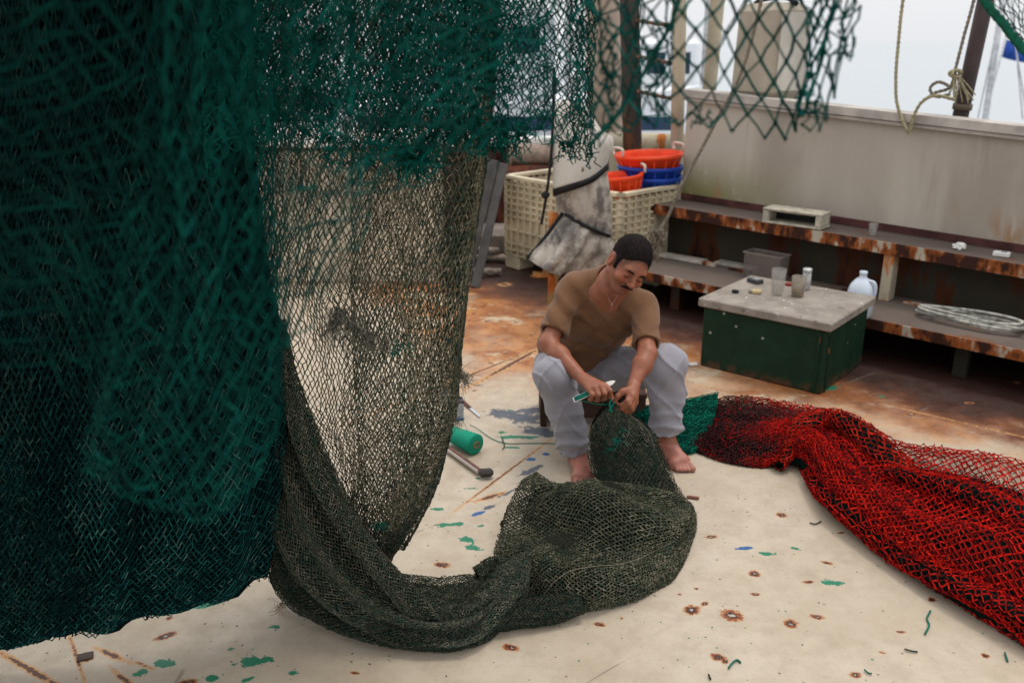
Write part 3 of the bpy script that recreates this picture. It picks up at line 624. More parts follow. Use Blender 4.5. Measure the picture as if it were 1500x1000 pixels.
# dark gear and leaning steel between the bin and the stern wall
o = empty('winch', atZ(775, 372), 'dark maroon machinery housing in shade left of the bulk bin', 'machine')
c = atZ(765, 372) + np.array([0, .45, 0]); mar = rusty('maroon_machine', (.065, .022, .018), .45, 5, orange=(.13, .04, .02))
mb = MB(); mb.box(c + [0, 0, .36], (.75, .5, .72), None, .04); mb.build('housing', mar, o)
mb = MB(); mb.lathe(c + [.12, -.05, .80], [(.15, -.25), (.15, -.22), (.09, -.21), (.09, .21), (.15, .22), (.15, .25)], 24, np.array([(0, 1, 0), (0, 0, 1), (1, 0, 0.)])); mb.build('drum', simple('drum_tan', (.30, .22, .17), .6, .3), o, True)
mb = MB(); mb.tube([c + [-.2, -.1, .72], c + [-.2, -.1, .98]], .03, 10); mb.build('lever', mar, o, True)
for i, (x0, y0, x1, y1, lab) in enumerate(((722, 235, 692, 358, 'grey steel plank leaning beside the net, nearer one'), (738, 240, 712, 352, 'thinner grey steel plank leaning right behind the other'))):
    a, b = atY(x0, y0, 6.9), atY(x1, y1, 6.6); b2_ = b + (b - a) / (a[2] - b[2]) * b[2]
    A = axes(a - b2_, (0, -1, .2)); mb = MB(); mb.box((a + b2_) / 2, (np.linalg.norm(a - b2_), .10 - .03 * i, .03), A, .004); tag(mb.build('steel_plank', M['steel_grey']), lab, 'plank')
# coils of thick rope lying on the deck left of the bin
for i, (x, y, r, z, lab) in enumerate(((705, 398, .34, .035, 'thick grey hawser coil on the deck left of the bin, bottom turn'), (712, 380, .27, .10, 'middle turn of thick hawser heaped left of the bin'), (718, 366, .2, .165, 'top small turn of hawser on the heap left of the bin'))):
    c = atZ(x, y); c = c + np.array([-.1, .1, z]); P = [c + np.array([math.cos(t) * r * 1.2, math.sin(t) * r * .8, .012 * math.sin(3 * t + i)]) for t in np.linspace(0, 2 * math.pi * .93, 40)]
    rope('hawser_coil', P[::4], .034, simple('hawser%d' % i, (.27, .22, .18), .9, .3, 30), lab, 4)
c = atZ(716, 385); mb = MB(); mb.box(c + [0, .35, .12], (.5, .35, .24), None, .05); tag(mb.build('deck_box', simple('taupe_box', (.27, .23, .20), .7, .2)), 'taupe low box behind the hawser coils beside the bin', 'box')

# ------------------------------------------------------------------ boats in the harbour
def boat(x, y, Y, L, hull, cabin, label, stripe):
    c = atY(x, y, Y); zb = -1.3
    o = empty('boat', (c[0], Y, zb), label, 'boat'); Hh = c[2] - zb
    n = 14; V = []; Fc = []
    for i in range(n + 1):
        t = i / n; wd = 1.2 * math.sin(math.pi * min(1, .25 + t * .75)) ** .6 if t < 1 else .02
        for j, (k_, z) in enumerate(((.55, 0), (.85, .45), (1., 1.))):
            for sg in (-1, 1): V.append((c[0] - L / 2 + L * t, Y + sg * wd * k_, zb + Hh * z * (1 + .15 * t * t)))
    for i in range(n):
        a = i * 6; b_ = a + 6
        for j in (0, 2): Fc += [(a + j, b_ + j, b_ + j + 2, a + j + 2), (a + j + 1, a + j + 3, b_ + j + 3, b_ + j + 1)]
        Fc.append((a + 4, b_ + 4, b_ + 5, a + 5))
    Fc.append((0, 2, 4, 5, 3, 1)); mesh('hull', V, Fc, hull, o, False)
    mb = MB(); mb.box((c[0] - L * .02, Y - 1.24, zb + Hh * .86), (L * .86, .06, Hh * .12)); mb.build('stripe', stripe, o)
    mb = MB(); mb.box((c[0] - L * .1, Y, c[2] + .8), (L * .35, 1.5, 1.6), None, .1); mb.build('cabin', cabin, o)
    for k_ in range(3): mb = MB(); mb.box((c[0] - L * .1 + (k_ - 1) * L * .1, Y - .76, c[2] + 1.1), (L * .07, .02, .45)); mb.build('window', simple('boat_window', (.03, .05, .07), .2), o)
    mb = MB(); mb.tube([(c[0] + L * .12, Y, c[2]), (c[0] + L * .12, Y, c[2] + 5)], .07, 8); mb.tube([(c[0] + L * .12, Y, c[2] + 1), (c[0] + L * .4, Y, c[2] + 3.6)], .05, 8); mb.build('boat_mast', simple('mast_grey', (.4, .4, .4), .5), o)
WH = simple('hull_white', (.78, .80, .82), .4, .05); BLU = simple('hull_blue', (.03, .055, .10), .4, .1); GRB = simple('cabin_blue_grey', (.58, .62, .66), .5, .1)
boat(770, 150, 17, 6.5, WH, GRB, 'white boat with blue stripe and blue grey cabin moored beyond the stern', BLU)
boat(985, 165, 21, 5.5, WH, WH, 'white boat with dark stripe seen between the mast and the posts', BLU)
boat(480, 130, 24, 7.0, WH, WH, 'white boat with broad blue stripe far left behind the nets', BLU)
# far pale masts and flag at the right
SBY = 15.
o = empty('sailboat', (8.2, 15, -1.3), 'distant pale sailing boat with rigging at the far right', 'boat')
pm = atY(1450, 150, SBY); pale = simple('far_grey', (.45, .46, .48), .6)
mb = MB()
mb.tube([(pm[0], SBY, -1.3), atY(1478, -60, SBY)], .05, 8); mb.build('mast', pale, o, True)
for x0, x1 in ((1478, 1432), (1478, 1498), (1470, 1505)): 
    mb = MB(); mb.tube([atY(x0, -40, SBY), atY(x1, 175, SBY)], .012, 5); mb.build('stay', pale, o, True)
mb = MB(); q = atY(1455, 175, SBY); V = []; 
for i in range(9):
    t = i / 8 * 2 - 1; wd = 1.3 * (1 - t * t) ** .5 + .05; V += [(q[0] + 3 * t, SBY - wd, -.5), (q[0] + 3 * t, SBY + wd, -.5), (q[0] + 2.7 * t, SBY - wd * .5, -1.3), (q[0] + 2.7 * t, SBY + wd * .5, -1.3)]
Fc = []
for i in range(8): a = i * 4; Fc += [(a, a + 4, a + 5, a + 1), (a, a + 2, a + 6, a + 4), (a + 1, a + 5, a + 7, a + 3)]
mesh('hull', V, Fc, WH, o, False)
o = empty('flag', atY(1462, 90, 20), 'blue flag on a thin staff at the right edge behind the green net corner', 'flag')
V = []; Fc = []; f0, f1, f2, f3 = atY(1473, 58, 20), atY(1530, 66, 20), atY(1526, 100, 20), atY(1466, 83, 20)
for i in range(9):
    t = i / 8; off = np.array([0, .12 * math.sin(t * 7), 0]); V += [f0 + (f1 - f0) * t + off, f3 + (f2 - f3) * t + off]
for i in range(8): Fc.append((2 * i, 2 * i + 2, 2 * i + 3, 2 * i + 1))
fl = mesh('cloth', V, Fc, simple('flag_blue', (.02, .07, .33), .7), o)
md = fl.modifiers.new('s', 'SOLIDIFY'); md.thickness = .01
mb = MB(); q = f0 + (f3 - f0) * 14; mb.tube([f0 + (f0 - f3) * .3, q], .025, 8); mb.build('staff', pale, o, True)

# ------------------------------------------------------------------ surfaces from control grids
def cr_w(t):
    return np.stack([-.5 * t + t * t - .5 * t ** 3, 1 - 2.5 * t * t + 1.5 * t ** 3, .5 * t + 2 * t * t - 1.5 * t ** 3, -.5 * t * t + .5 * t ** 3], -1)
class Surf:
    def __init__(s, ctrl, folds=None, closed=False):
        s.c = np.asarray(ctrl, float); s.folds = folds; s.closed = closed
    def base(s, u, v):
        R, Cn = s.c.shape[:2]
        y = np.clip(v, 0, 1) * (R - 1); j = np.clip(np.floor(y).astype(int), 0, R - 2); wy = cr_w(y - j)
        if s.closed: x = np.mod(u, 1.) * Cn; i = np.floor(x).astype(int); wx = cr_w(x - i)
        else: x = np.clip(u, 0, 1) * (Cn - 1); i = np.clip(np.floor(x).astype(int), 0, Cn - 2); wx = cr_w(x - i)
        out = np.zeros(u.shape + (3,))
        for a in range(4):
            ja = j + a - 1; jj = np.clip(ja, 0, R - 1)
            for b in range(4):
                ib = i + b - 1; ii = ib % Cn if s.closed else np.clip(ib, 0, Cn - 1)
                out += (wy[..., a] * wx[..., b])[..., None] * s.c[jj, ii]
        return out
    def nrm(s, u, v):
        e = 1e-3; n = np.cross(s.base(u + e, v) - s.base(u - e, v), s.base(u, v + e) - s.base(u, v - e)); return n / (np.linalg.norm(n, axis=-1)[..., None] + 1e-12)
    def __call__(s, u, v, off=0.):
        P = s.base(u, v)
        if s.folds is not None or np.any(off): 
            d = (s.folds(u, v) if s.folds is not None else 0) + off; P = P + s.nrm(u, v) * np.asarray(d)[..., None]
        return P
def strand_boxes(A, B, r, col, mid=None):
    """triangular prisms from A to B (optionally through mid)"""
    pts = [A, B] if mid is None else [A, mid, B]; m = len(pts); N_ = len(A)
    T = B - A; T = T / (np.linalg.norm(T, axis=1)[:, None] + 1e-9)
    ref = np.where(np.abs(T[:, 2:3]) < .8, [[0, 0, 1.]], [[0.2, 1., 0]]); N = np.cross(T, ref); N /= np.linalg.norm(N, axis=1)[:, None] + 1e-9; Bn = np.cross(T, N)
    r = np.asarray(r).reshape(-1, 1); V = np.zeros((N_, m * 3, 3)); 
    for i, P in enumerate(pts):
        for k in range(3):
            a = 2 * math.pi * k / 3 + .5; V[:, i * 3 + k] = P + r * (N * math.cos(a) + Bn * math.sin(a))
    f = []
    for i in range(m - 1):
        for k in range(3): f.append((i * 3 + k, i * 3 + (k + 1) % 3, (i + 1) * 3 + (k + 1) % 3, (i + 1) * 3 + k))
    Fc = (np.arange(N_)[:, None, None] * m * 3 + np.array(f)[None]).reshape(-1, 4)
    return V.reshape(-1, 3), Fc, np.repeat(col, m * 3, axis=0)
class NetB:
    def __init__(s): s.V = []; s.F = []; s.C = []; s.n = 0
    def put(s, V, Fc, Cc): s.V.append(V); s.F.append(Fc + s.n); s.C.append(Cc); s.n += len(V)
    def knots(s, P, r, col):
        d = np.array([(1, 0, 0), (-1, 0, 0), (0, 1, 0), (0, -1, 0), (0, 0, 1), (0, 0, -1)], float)
        V = (P[:, None] + d[None] * (r * RNG.uniform(.75, 1.3, (len(P), 1, 1)))).reshape(-1, 3)
        f = np.array([(0, 2, 4, 4), (2, 1, 4, 4), (1, 3, 4, 4), (3, 0, 4, 4), (2, 0, 5, 5), (1, 2, 5, 5), (3, 1, 5, 5), (0, 3, 5, 5)])
        # keep quads only: build as 4 kites (octahedron as quads)
        f = np.array([(0, 2, 1, 4), (1, 3, 0, 4), (2, 0, 3, 5), (3, 1, 2, 5)])
        s.put(V, (np.arange(len(P))[:, None, None] * 6 + f[None]).reshape(-1, 4), np.repeat(col, 6, axis=0))
    def net(s, S, nu, nv, r, colf, jit=.18, keep=None, off=0., sag=.0, double=True, cols=False):
        """cols=False: diamond columns nu across u, nv half-rows along v"""
        J, I = np.meshgrid(np.arange(nv + 1), np.arange(nu + 1), indexing='ij')
        u = (I + .5 * (J % 2)) / (nu + .5); v = J / nv
        u = u + RNG.normal(0, jit / nu * .5, u.shape); v = v + RNG.normal(0, jit / nv * .6, v.shape)
        if keep is not None: K = keep(u, v)
        else: K = np.ones(u.shape, bool)
        P = S(u, v, off)
        P = P + RNG.normal(0, r * .6, P.shape)
        segs = []
        for j0 in (0, 1):
            for d in ((0, -1) if j0 == 0 else (0, 1)):
                jj = np.arange(j0, nv, 2); ii = np.arange(nu + 1); i2 = ii + d; ok = (i2 >= 0) & (i2 <= nu)
                a = P[jj][:, ii[ok]].reshape(-1, 3); b = P[jj + 1][:, i2[ok]].reshape(-1, 3)
                kk = (K[jj][:, ii[ok]] & K[jj + 1][:, i2[ok]]).ravel()
                um = ((u[jj][:, ii[ok]] + u[jj + 1][:, i2[ok]]) / 2).ravel(); vm = ((v[jj][:, ii[ok]] + v[jj + 1][:, i2[ok]]) / 2).ravel()
                segs.append((a[kk], b[kk], um[kk], vm[kk]))
        A = np.vstack([x[0] for x in segs]); B = np.vstack([x[1] for x in segs]); U = np.concatenate([x[2] for x in segs]); Vv = np.concatenate([x[3] for x in segs])
        mid = None
        if sag: L = np.linalg.norm(B - A, axis=1)[:, None]; mid = (A + B) / 2 + RNG.normal(0, 1, A.shape) * L * sag
        rr = r * RNG.uniform(.7, 1.25, len(A)); cc = colf(U, Vv, A)
        s.put(*strand_boxes(A, B, rr, cc, mid))
        kp = P[K]; kc = colf(u[K], v[K], kp) * .9; s.knots(kp, r * 1.75, kc)
        return s
    def hairs(s, P, n, L, r, colf, down=.6, spread=.4):
        """loose twine ends: P base points"""
        base = P[RNG.integers(0, len(P), n)]; d = RNG.normal(0, spread, (n, 3)); d[:, 2] -= down; d /= np.linalg.norm(d, axis=1)[:, None]
        l = RNG.uniform(.3, 1., (n, 1)) * L; cc = colf(np.zeros(n), np.zeros(n), base); q0 = base; dd = d
        for _ in range(4):
            q1 = q0 + dd * l * .2; dd = dd + RNG.normal(0, .75, (n, 3)); dd /= np.linalg.norm(dd, axis=1)[:, None]; q2 = q1 + dd * l * .08; s.put(*strand_boxes(q0, q2, np.full(n, r), cc, q1)); q0 = q2
        return s
    def build(s, name, parent=None, mat=None):
        V = np.vstack(s.V); Fc = np.vstack(s.F); Cc = np.vstack(s.C)
        return mesh(name, V, Fc, mat or M['net'], parent, False, np.clip(Cc, 0, 1))
def grid_mesh(S, nu, nv, off, name, mat, parent, u0=0, u1=1, v0=0, v1=1):
    u, v = np.meshgrid(np.linspace(u0, u1, nu), np.linspace(v0, v1, nv)); P = S(u, v, off).reshape(-1, 3); Fc = []
    i, j = np.meshgrid(np.arange(nu - 1), np.arange(nv - 1)); a = (j * nu + i).ravel()
    return mesh(name, P, np.stack([a, a + 1, a + nu + 1, a + nu], 1), mat, parent, True)
def vnoise(u, v, fu, fv, seed=0):
    r = np.random.default_rng(seed); o = 0
    for k in range(5):
        a, b, c_, w_ = r.uniform(.5, 1.3) * fu, r.uniform(-1, 1) * fv, r.uniform(0, 6.28), 1 / (1 + k * .5); o = o + w_ * np.sin(a * u * 6.28 * (1 + .35 * k) + b * v * 6.28 + c_)
    return o / 2.5
def pal(cols, wts, fu=3, fv=3, seed=1, bright=.35):
    """colour picker: patches by low noise plus strand-to-strand variation"""
    cols = np.array(cols)
    def f(u, v, P):
        n = len(u); base = vnoise(u, v, fu, fv, seed) * .4 + RNG.normal(0, .40, n); q = np.quantile(base, np.cumsum(wts)[:-1]) if n > 20 else [0] * (len(wts) - 1)
        k = np.searchsorted(q, base); return cols[k] * RNG.uniform(1 - bright, 1 + bright, (n, 1))
    return f
TEAL = pal([(.001, .042, .033), (.002, .075, .057), (.003, .115, .085)], [.35, .4, .25])
TEALF = pal([(.001, .045, .037), (.002, .070, .056), (.003, .095, .075)], [.35, .4, .25])
DTEAL = pal([(.002, .022, .024), (.004, .050, .050), (.010, .085, .078), (.05, .12, .10)], [.3, .35, .25, .1])
OLIVE = pal([(.042, .078, .056), (.080, .088, .062), (.115, .115, .082), (.18, .17, .125)], [.24, .34, .28, .14], 4, 4, 5)
KHAKI = pal([(.07, .10, .07), (.16, .15, .10), (.24, .215, .145), (.34, .30, .21)], [.22, .34, .28, .16], 4, 4, 5)
OLIVED = pal([(.022, .050, .036), (.038, .050, .036), (.060, .060, .042), (.09, .082, .058)], [.3, .3, .28, .12], 4, 4, 9)
RED = pal([(.15, .008, .008), (.34, .008, .006), (.50, .011, .007), (.62, .018, .009)], [.15, .3, .35, .2], 4, 4, 3)

# ------------------------------------------------------------------ sculpting volume (smooth unions, then one skin)
class Vol:
    def __init__(s, lo, hi, h):
        s.lo = np.array(lo, float); s.h = h; s.n = np.ceil((np.array(hi) - s.lo) / h).astype(int) + 1
        s.D = np.full(tuple(s.n), 1., np.float32)
    def sub(s, lo, hi, m):
        a = np.clip(np.floor((np.minimum(lo, hi) - m - s.lo) / s.h).astype(int), 0, s.n); b = np.clip(np.ceil((np.maximum(lo, hi) + m - s.lo) / s.h).astype(int) + 1, 0, s.n)
        g = [s.lo[i] + s.h * np.arange(a[i], b[i]) for i in range(3)]
        return tuple(slice(a[i], b[i]) for i in range(3)), np.stack(np.meshgrid(*g, indexing='ij'), -1)
    def mergeD(s, sl, d, k, op):
        D = s.D[sl]
        if op == 'u':
            h = np.maximum(k - np.abs(D - d), 0) / max(k, 1e-6); s.D[sl] = np.minimum(D, d) - h * h * k * .25
        else:
            d = -d; h = np.maximum(k - np.abs(D - d), 0) / max(k, 1e-6); s.D[sl] = np.maximum(D, d) + h * h * k * .25
    def cap(s, a, b, ra, rb, k=.02, op='u', flat=1.):
        a = np.array(a, float); b = np.array(b, float); m = max(ra, rb) + k + 2 * s.h + .01
        sl, P = s.sub(np.minimum(a, b), np.maximum(a, b), m); ba = b - a; pa = P - a
        t = np.clip(pa @ ba / (ba @ ba + 1e-12), 0, 1); d = np.linalg.norm(pa - t[..., None] * ba, axis=-1) - (ra + (rb - ra) * t)
        s.mergeD(sl, d, k, op); return s
    def chain(s, pts, rs, k=.02):
        for i in range(len(pts) - 1): s.cap(pts[i], pts[i + 1], rs[i], rs[i + 1], k)
        return s
    def ell(s, c, r, R=None, k=.02, op='u'):
        c = np.array(c, float); r = np.array(r, float); R = np.eye(3) if R is None else np.asarray(R)
        m = r.max() + k + 2 * s.h + .01; sl, P = s.sub(c, c, m); q = (P - c) @ R.T
        k0 = np.linalg.norm(q / r, axis=-1); k1 = np.linalg.norm(q / r ** 2, axis=-1) + 1e-9
        s.mergeD(sl, k0 * (k0 - 1) / k1, k, op); return s
    def half(s, p, n, k=.005, lo=None, hi=None):     # cut away everything beyond the plane inside a box
        lo = s.lo if lo is None else np.array(lo); hi = s.lo + s.n * s.h if hi is None else np.array(hi)
        sl, P = s.sub(lo, hi, 0); n = np.array(n, float) / np.linalg.norm(n); d = (P - np.array(p)) @ n
        s.mergeD(sl, -d, k, 's'); return s
    def disp(s, fn):
        sl, P = s.sub(s.lo, s.lo + s.n * s.h, 0); m = s.D[sl] < .06
        d = s.D[sl]; d[m] += fn(P[m]).astype(np.float32); s.D[sl] = d; return s
    def mesh(s):
        D = s.D; ins = D < 0; nx, ny, nz = [q - 1 for q in D.shape]
        cs = [(i, j, k) for i in (0, 1) for j in (0, 1) for k in (0, 1)]
        cnt = sum(ins[i:i + nx, j:j + ny, k:k + nz].astype(np.int8) for i, j, k in cs); act = (cnt > 0) & (cnt < 8)
        idx = np.full(act.shape, -1, np.int64); C = np.argwhere(act); idx[tuple(C.T)] = np.arange(len(C))
        acc = np.zeros((len(C), 3)); num = np.zeros(len(C))
        for a in range(8):
            for b in range(a + 1, 8):
                ca, cb = np.array(cs[a]), np.array(cs[b])
                if np.abs(ca - cb).sum() != 1: continue
                da = D[tuple((C + ca).T)]; db = D[tuple((C + cb).T)]; m = (da < 0) != (db < 0)
                t = np.where(m, da / np.where(m, da - db, 1), 0); acc += (ca + (cb - ca) * t[:, None]) * m[:, None]; num += m
        V = s.lo + s.h * (C + acc / num[:, None]); Fc = []
        for ax in range(3):
            o = [(1, 2), (2, 0), (0, 1)][ax]; sa = [slice(None)] * 3; sb = [slice(None)] * 3; sa[ax] = slice(0, -1); sb[ax] = slice(1, None)
            ia, ib = ins[tuple(sa)], ins[tuple(sb)]; E_ = np.argwhere(ia != ib)
            E_ = E_[(E_[:, o[0]] > 0) & (E_[:, o[1]] > 0) & (E_[:, o[0]] < D.shape[o[0]] - 1) & (E_[:, o[1]] < D.shape[o[1]] - 1)]
            e0 = np.zeros(3, int); e0[o[0]] = 1; e1 = np.zeros(3, int); e1[o[1]] = 1
            q = np.stack([idx[tuple((E_ - e0 - e1).T)], idx[tuple((E_ - e1).T)], idx[tuple(E_.T)], idx[tuple((E_ - e0).T)]], 1)
            fl = ~ia[tuple(E_.T)]; q[fl] = q[fl][:, ::-1]; Fc.append(q)
        Fc = np.vstack(Fc)
        for _ in range(2):     # light smoothing
            A = np.zeros_like(V); n_ = np.zeros(len(V))
            for a in range(4):
                b = (a + 1) % 4; np.add.at(A, Fc[:, a], V[Fc[:, b]]); np.add.at(n_, Fc[:, a], 1); np.add.at(A, Fc[:, b], V[Fc[:, a]]); np.add.at(n_, Fc[:, b], 1)
            V = V * .55 + .45 * A / n_[:, None]
        return V, Fc

# ------------------------------------------------------------------ the man mending the net
ground = lambda p, z: np.array([p[0], p[1], z])
J = {k: atY(*v) for k, v in dict(
    rank=(846, 668, 3.50), rknee=(812, 550, 3.47), rhip=(815, 545, 3.92), lhip=(882, 545, 3.92), lknee=(978, 534, 3.56), lank=(976, 645, 3.56),
    pelvis=(848, 538, 3.97), waist=(848, 500, 3.93), chest=(880, 455, 3.80), neck=(897, 413, 3.68), headc=(923, 387, 3.56),
    rsh=(838, 422, 3.74), lsh=(943, 449, 3.70), relb=(803, 503, 3.56), rwri=(852, 553, 3.37), lelb=(948, 518, 3.46), lwri=(928, 563, 3.34)).items()}
man = empty('person', (J['pelvis'][0], J['pelvis'][1], 0), 'barefoot man in brown v neck shirt and grey sweatpants sitting low and mending the net', 'person')
# head frame from the photo's head tilt
camR = np.array([1., 0, 0]); camU = np.array([0, sp, cp]); camB = np.array([0, -cp, sp])
tl = math.radians(17); rr_ = camR * math.cos(tl) - camU * math.sin(tl); uu_ = camR * math.sin(tl) + camU * math.cos(tl)
fw = .38 * rr_ - .60 * uu_ + .75 * camB; fw /= np.linalg.norm(fw); up_ = uu_ - fw * (uu_ @ fw); up_ /= np.linalg.norm(up_); sd_ = np.cross(up_, fw)
if sd_ @ rr_ < 0: sd_ = -sd_
HR = np.array([sd_, fw, up_]); HC = J['headc'] + fw * -.01
def hp(x, y, z): return HC + sd_ * x + fw * y + up_ * z
lo = np.array([.02, 3.12, -.02]); hi = np.array([.92, 4.20, 1.06])
v = Vol(lo, hi, .0042)
# trunk (hidden by the clothes, slimmer than they are)
v.ell(J['pelvis'] + [0, 0, .0], (.15, .11, .10)); v.cap(J['pelvis'], J['waist'], .11, .115, .05); v.cap(J['waist'], J['chest'], .115, .13, .05)
v.cap(J['rsh'] + [.04, 0, -.01], J['lsh'] + [-.04, 0, -.01], .055, .055, .06); v.cap(J['chest'], J['neck'], .12, .06, .06); v.cap(J['neck'] + [-.005, -.035, -.02], J['chest'] + [-.01, -.05, .06], .055, .085, .05)
# neck and head
v.cap(J['neck'] + [0, .01, -.02], hp(0, -.035, -.045), .058, .054, .03)
v.ell(hp(0, -.012, .028), (.076, .094, .086), HR, .01)           # cranium
v.ell(hp(0, .022, -.030), (.064, .068, .082), HR, .03)            # face
v.ell(hp(0, .055, -.094), (.030, .028, .024), HR, .03)            # chin
v.cap(hp(-.050, .0, -.065), hp(-.018, .055, -.098), .018, .015, .03); v.cap(hp(.050, .0, -.065), hp(.018, .055, -.098), .018, .015, .03)   # jaw
v.cap(hp(-.035, .078, .012), hp(.035, .078, .012), .013, .013, .02)       # brow
for sg in (-1, 1):
    v.ell(hp(sg * .032, .089, -.012), (.018, .014, .012), HR, .008, 's')   # sockets
    v.ell(hp(sg * .032, .079, -.013), (.015, .012, .0105), HR, .004)       # lids over downcast eyes
    v.ell(hp(sg * .044, .068, -.040), (.022, .018, .018), HR, .02)         # cheekbones
    v.ell(hp(sg * .077, -.012, -.018), (.010, .020, .032), HR, .006)       # ears
    v.ell(hp(sg * .086, -.008, -.016), (.006, .011, .019), HR, .004, 's')
    v.cap(hp(sg * .074, -.026, -.002), hp(sg * .082, -.030, .008), .007, .005, .004)
v.cap(hp(0, .086, .004), hp(0, .108, -.036), .008, .012, .012); v.ell(hp(0, .110, -.040), (.013, .012, .010), HR, .008)
for sg in (-1, 1): v.ell(hp(sg * .012, .098, -.042), (.009, .010, .008), HR, .006)
v.ell(hp(0, .086, -.065), (.024, .012, .007), HR, .006); v.ell(hp(0, .083, -.076), (.020, .012, .007), HR, .006)
v.cap(hp(-.022, .098, -.0705), hp(.022, .098, -.0705), .002, .002, .003, 's')
# arms
for sh, el, wr in (('rsh', 'relb', 'rwri'), ('lsh', 'lelb', 'lwri')):
    s_, e, w_ = J[sh], J[el], J[wr]
    v.chain([s_, s_ * .5 + e * .5, e], [.044, .041, .036], .03); f = e * .65 + w_ * .35
    v.chain([e, f, w_], [.036, .038, .0245], .025)
# legs (inside the trousers) and bare feet
for hip, kn, an in (('rhip', 'rknee', 'rank'), ('lhip', 'lknee', 'lank')):
    v.cap(J[hip], J[kn], .075, .050, .04); c_ = J[kn] * .65 + J[an] * .35 + [0, .02, 0]; v.cap(J[kn], c_, .050, .050, .03); v.cap(c_, J[an], .050, .034, .03)
def foot(an, toe, sg, k=.015):
    an = np.array(an); toe = np.array(toe); d = toe - an; d[2] = 0; L = np.linalg.norm(d); d /= L; s_ = np.array([d[1], -d[0], 0]) * sg   # s_ towards the big toe
    heel = ground(an - d * .045, .032); ball = ground(toe - d * .055, .026)
    v.cap(an, ground(an, .05), .034, .036, .02); v.cap(an - d * .01, heel, .03, .032, .02)
    v.cap(an + d * .01 + [0, 0, -.01], ball + s_ * .012 + [0, 0, .012], .036, .024, .03); v.cap(heel, ball - s_ * .022 + [0, 0, -.004], .028, .022, .03); v.cap(ball - s_ * .025, ball + s_ * .025, .022, .025, .02)
    for i, (o_, l, r) in enumerate(((.030, .055, .0135), (.010, .052, .0095), (-.006, .045, .009), (-.020, .037, .0085), (-.033, .027, .008))):
        b_ = ground(ball + s_ * o_ + d * .010, .020); t_ = ground(ball + s_ * o_ * 1.05 + d * (.010 + l * .8), .013); m_ = (b_ + t_) / 2 + [0, 0, .007]
        v.chain([b_, m_, t_], [r * 1.05, r * .9, r], .004)
foot(J['rank'], ground(atZ(856, 716), 0), 1); foot(J['lank'], ground(atZ(1006, 693), 0), -1)
# hands: right hand closed over the needle, left hand pinching the mesh
def finger(pts, r, k=.004): v.chain(pts, r, k)
ay = lambda x, y, Y: atY(x, y, Y)
w_ = J['rwri']
kn = [ay(887, 565, 3.275), ay(880, 565, 3.265), ay(872, 568, 3.262), ay(864, 571, 3.268)]     # knuckles
for q in kn: v.cap(w_ + (q - w_) * .15, q, .020, .0125, .012)
tips = [(ay(894, 572, 3.245), ay(894, 580, 3.262), ay(889, 583, 3.285)), (ay(886, 576, 3.238), ay(885, 584, 3.258), ay(880, 585, 3.282)),
        (ay(877, 578, 3.238), ay(875, 586, 3.258), ay(871, 586, 3.282)), (ay(868, 578, 3.245), ay(866, 585, 3.262), ay(863, 585, 3.282))]
for q, (a, b, c) in zip(kn, tips): finger([q, a, b, c], [.0115, .0100, .0090, .0080])
finger([w_ + (kn[0] - w_) * .3 + np.array([.012, .01, -.008]), ay(889, 570, 3.315), ay(894, 578, 3.300), ay(898, 586, 3.285)], [.015, .0125, .0105, .009], .008)
w_ = J['lwri']
kn = [ay(922, 576, 3.285), ay(927, 579, 3.275), ay(930, 584, 3.280), ay(931, 589, 3.290)]
for q in kn: v.cap(w_ + (q - w_) * .15, q, .020, .0125, .012)
v.ell(ay(922, 576, 3.30), (.024, .02, .022), None, .01)
tips = [(ay(919, 587, 3.255), ay(911, 593, 3.262), ay(904, 592, 3.278)), (ay(922, 592, 3.248), ay(914, 599, 3.258), ay(906, 599, 3.275)),
        (ay(925, 597, 3.255), ay(917, 603, 3.268), ay(911, 602, 3.285)), (ay(926, 600, 3.270), ay(920, 606, 3.285), ay(914, 604, 3.298))]
for q, (a, b, c) in zip(kn, tips): finger([q, a, b, c], [.0115, .0100, .0090, .0080])
finger([ay(924, 570, 3.305), ay(912, 573, 3.280), ay(905, 580, 3.272), ay(901, 588, 3.274)], [.016, .0125, .0105, .0085], .008)
V_, F_ = v.mesh()
# skin colour
q = (V_ - HC) @ HR.T; col = np.tile([.29, .10, .052], (len(V_), 1)); hd = np.linalg.norm(q, axis=1) < .15
def blob(c, r, cc, a):
    global col
    d = np.linalg.norm((q - c) / r, axis=1); m = np.clip(1.4 - d, 0, 1)[:, None] * a * hd[:, None]; col = col * (1 - m) + np.array(cc) * m
for sg in (-1, 1): blob((sg * .042, .075, -.035), (.028, .03, .022), (.37, .095, .052), .6); blob((sg * .085, -.012, -.018), (.02, .03, .04), (.36, .08, .045), .6)
blob((0, .11, -.04), (.016, .02, .014), (.35, .09, .05), .6)
blob((0, .09, -.07), (.026, .02, .012), (.25, .05, .04), .8)
blob((0, .05, -.085), (.062, .06, .045), (.13, .06, .04), .5); blob((0, .02, .03), (.2, .2, .02), (.36, .15, .09), .2)
feet = V_[:, 2] < .09; col[feet] = (.38, .15, .11)
mesh('body', V_, F_, M['skin'], man, True, col)
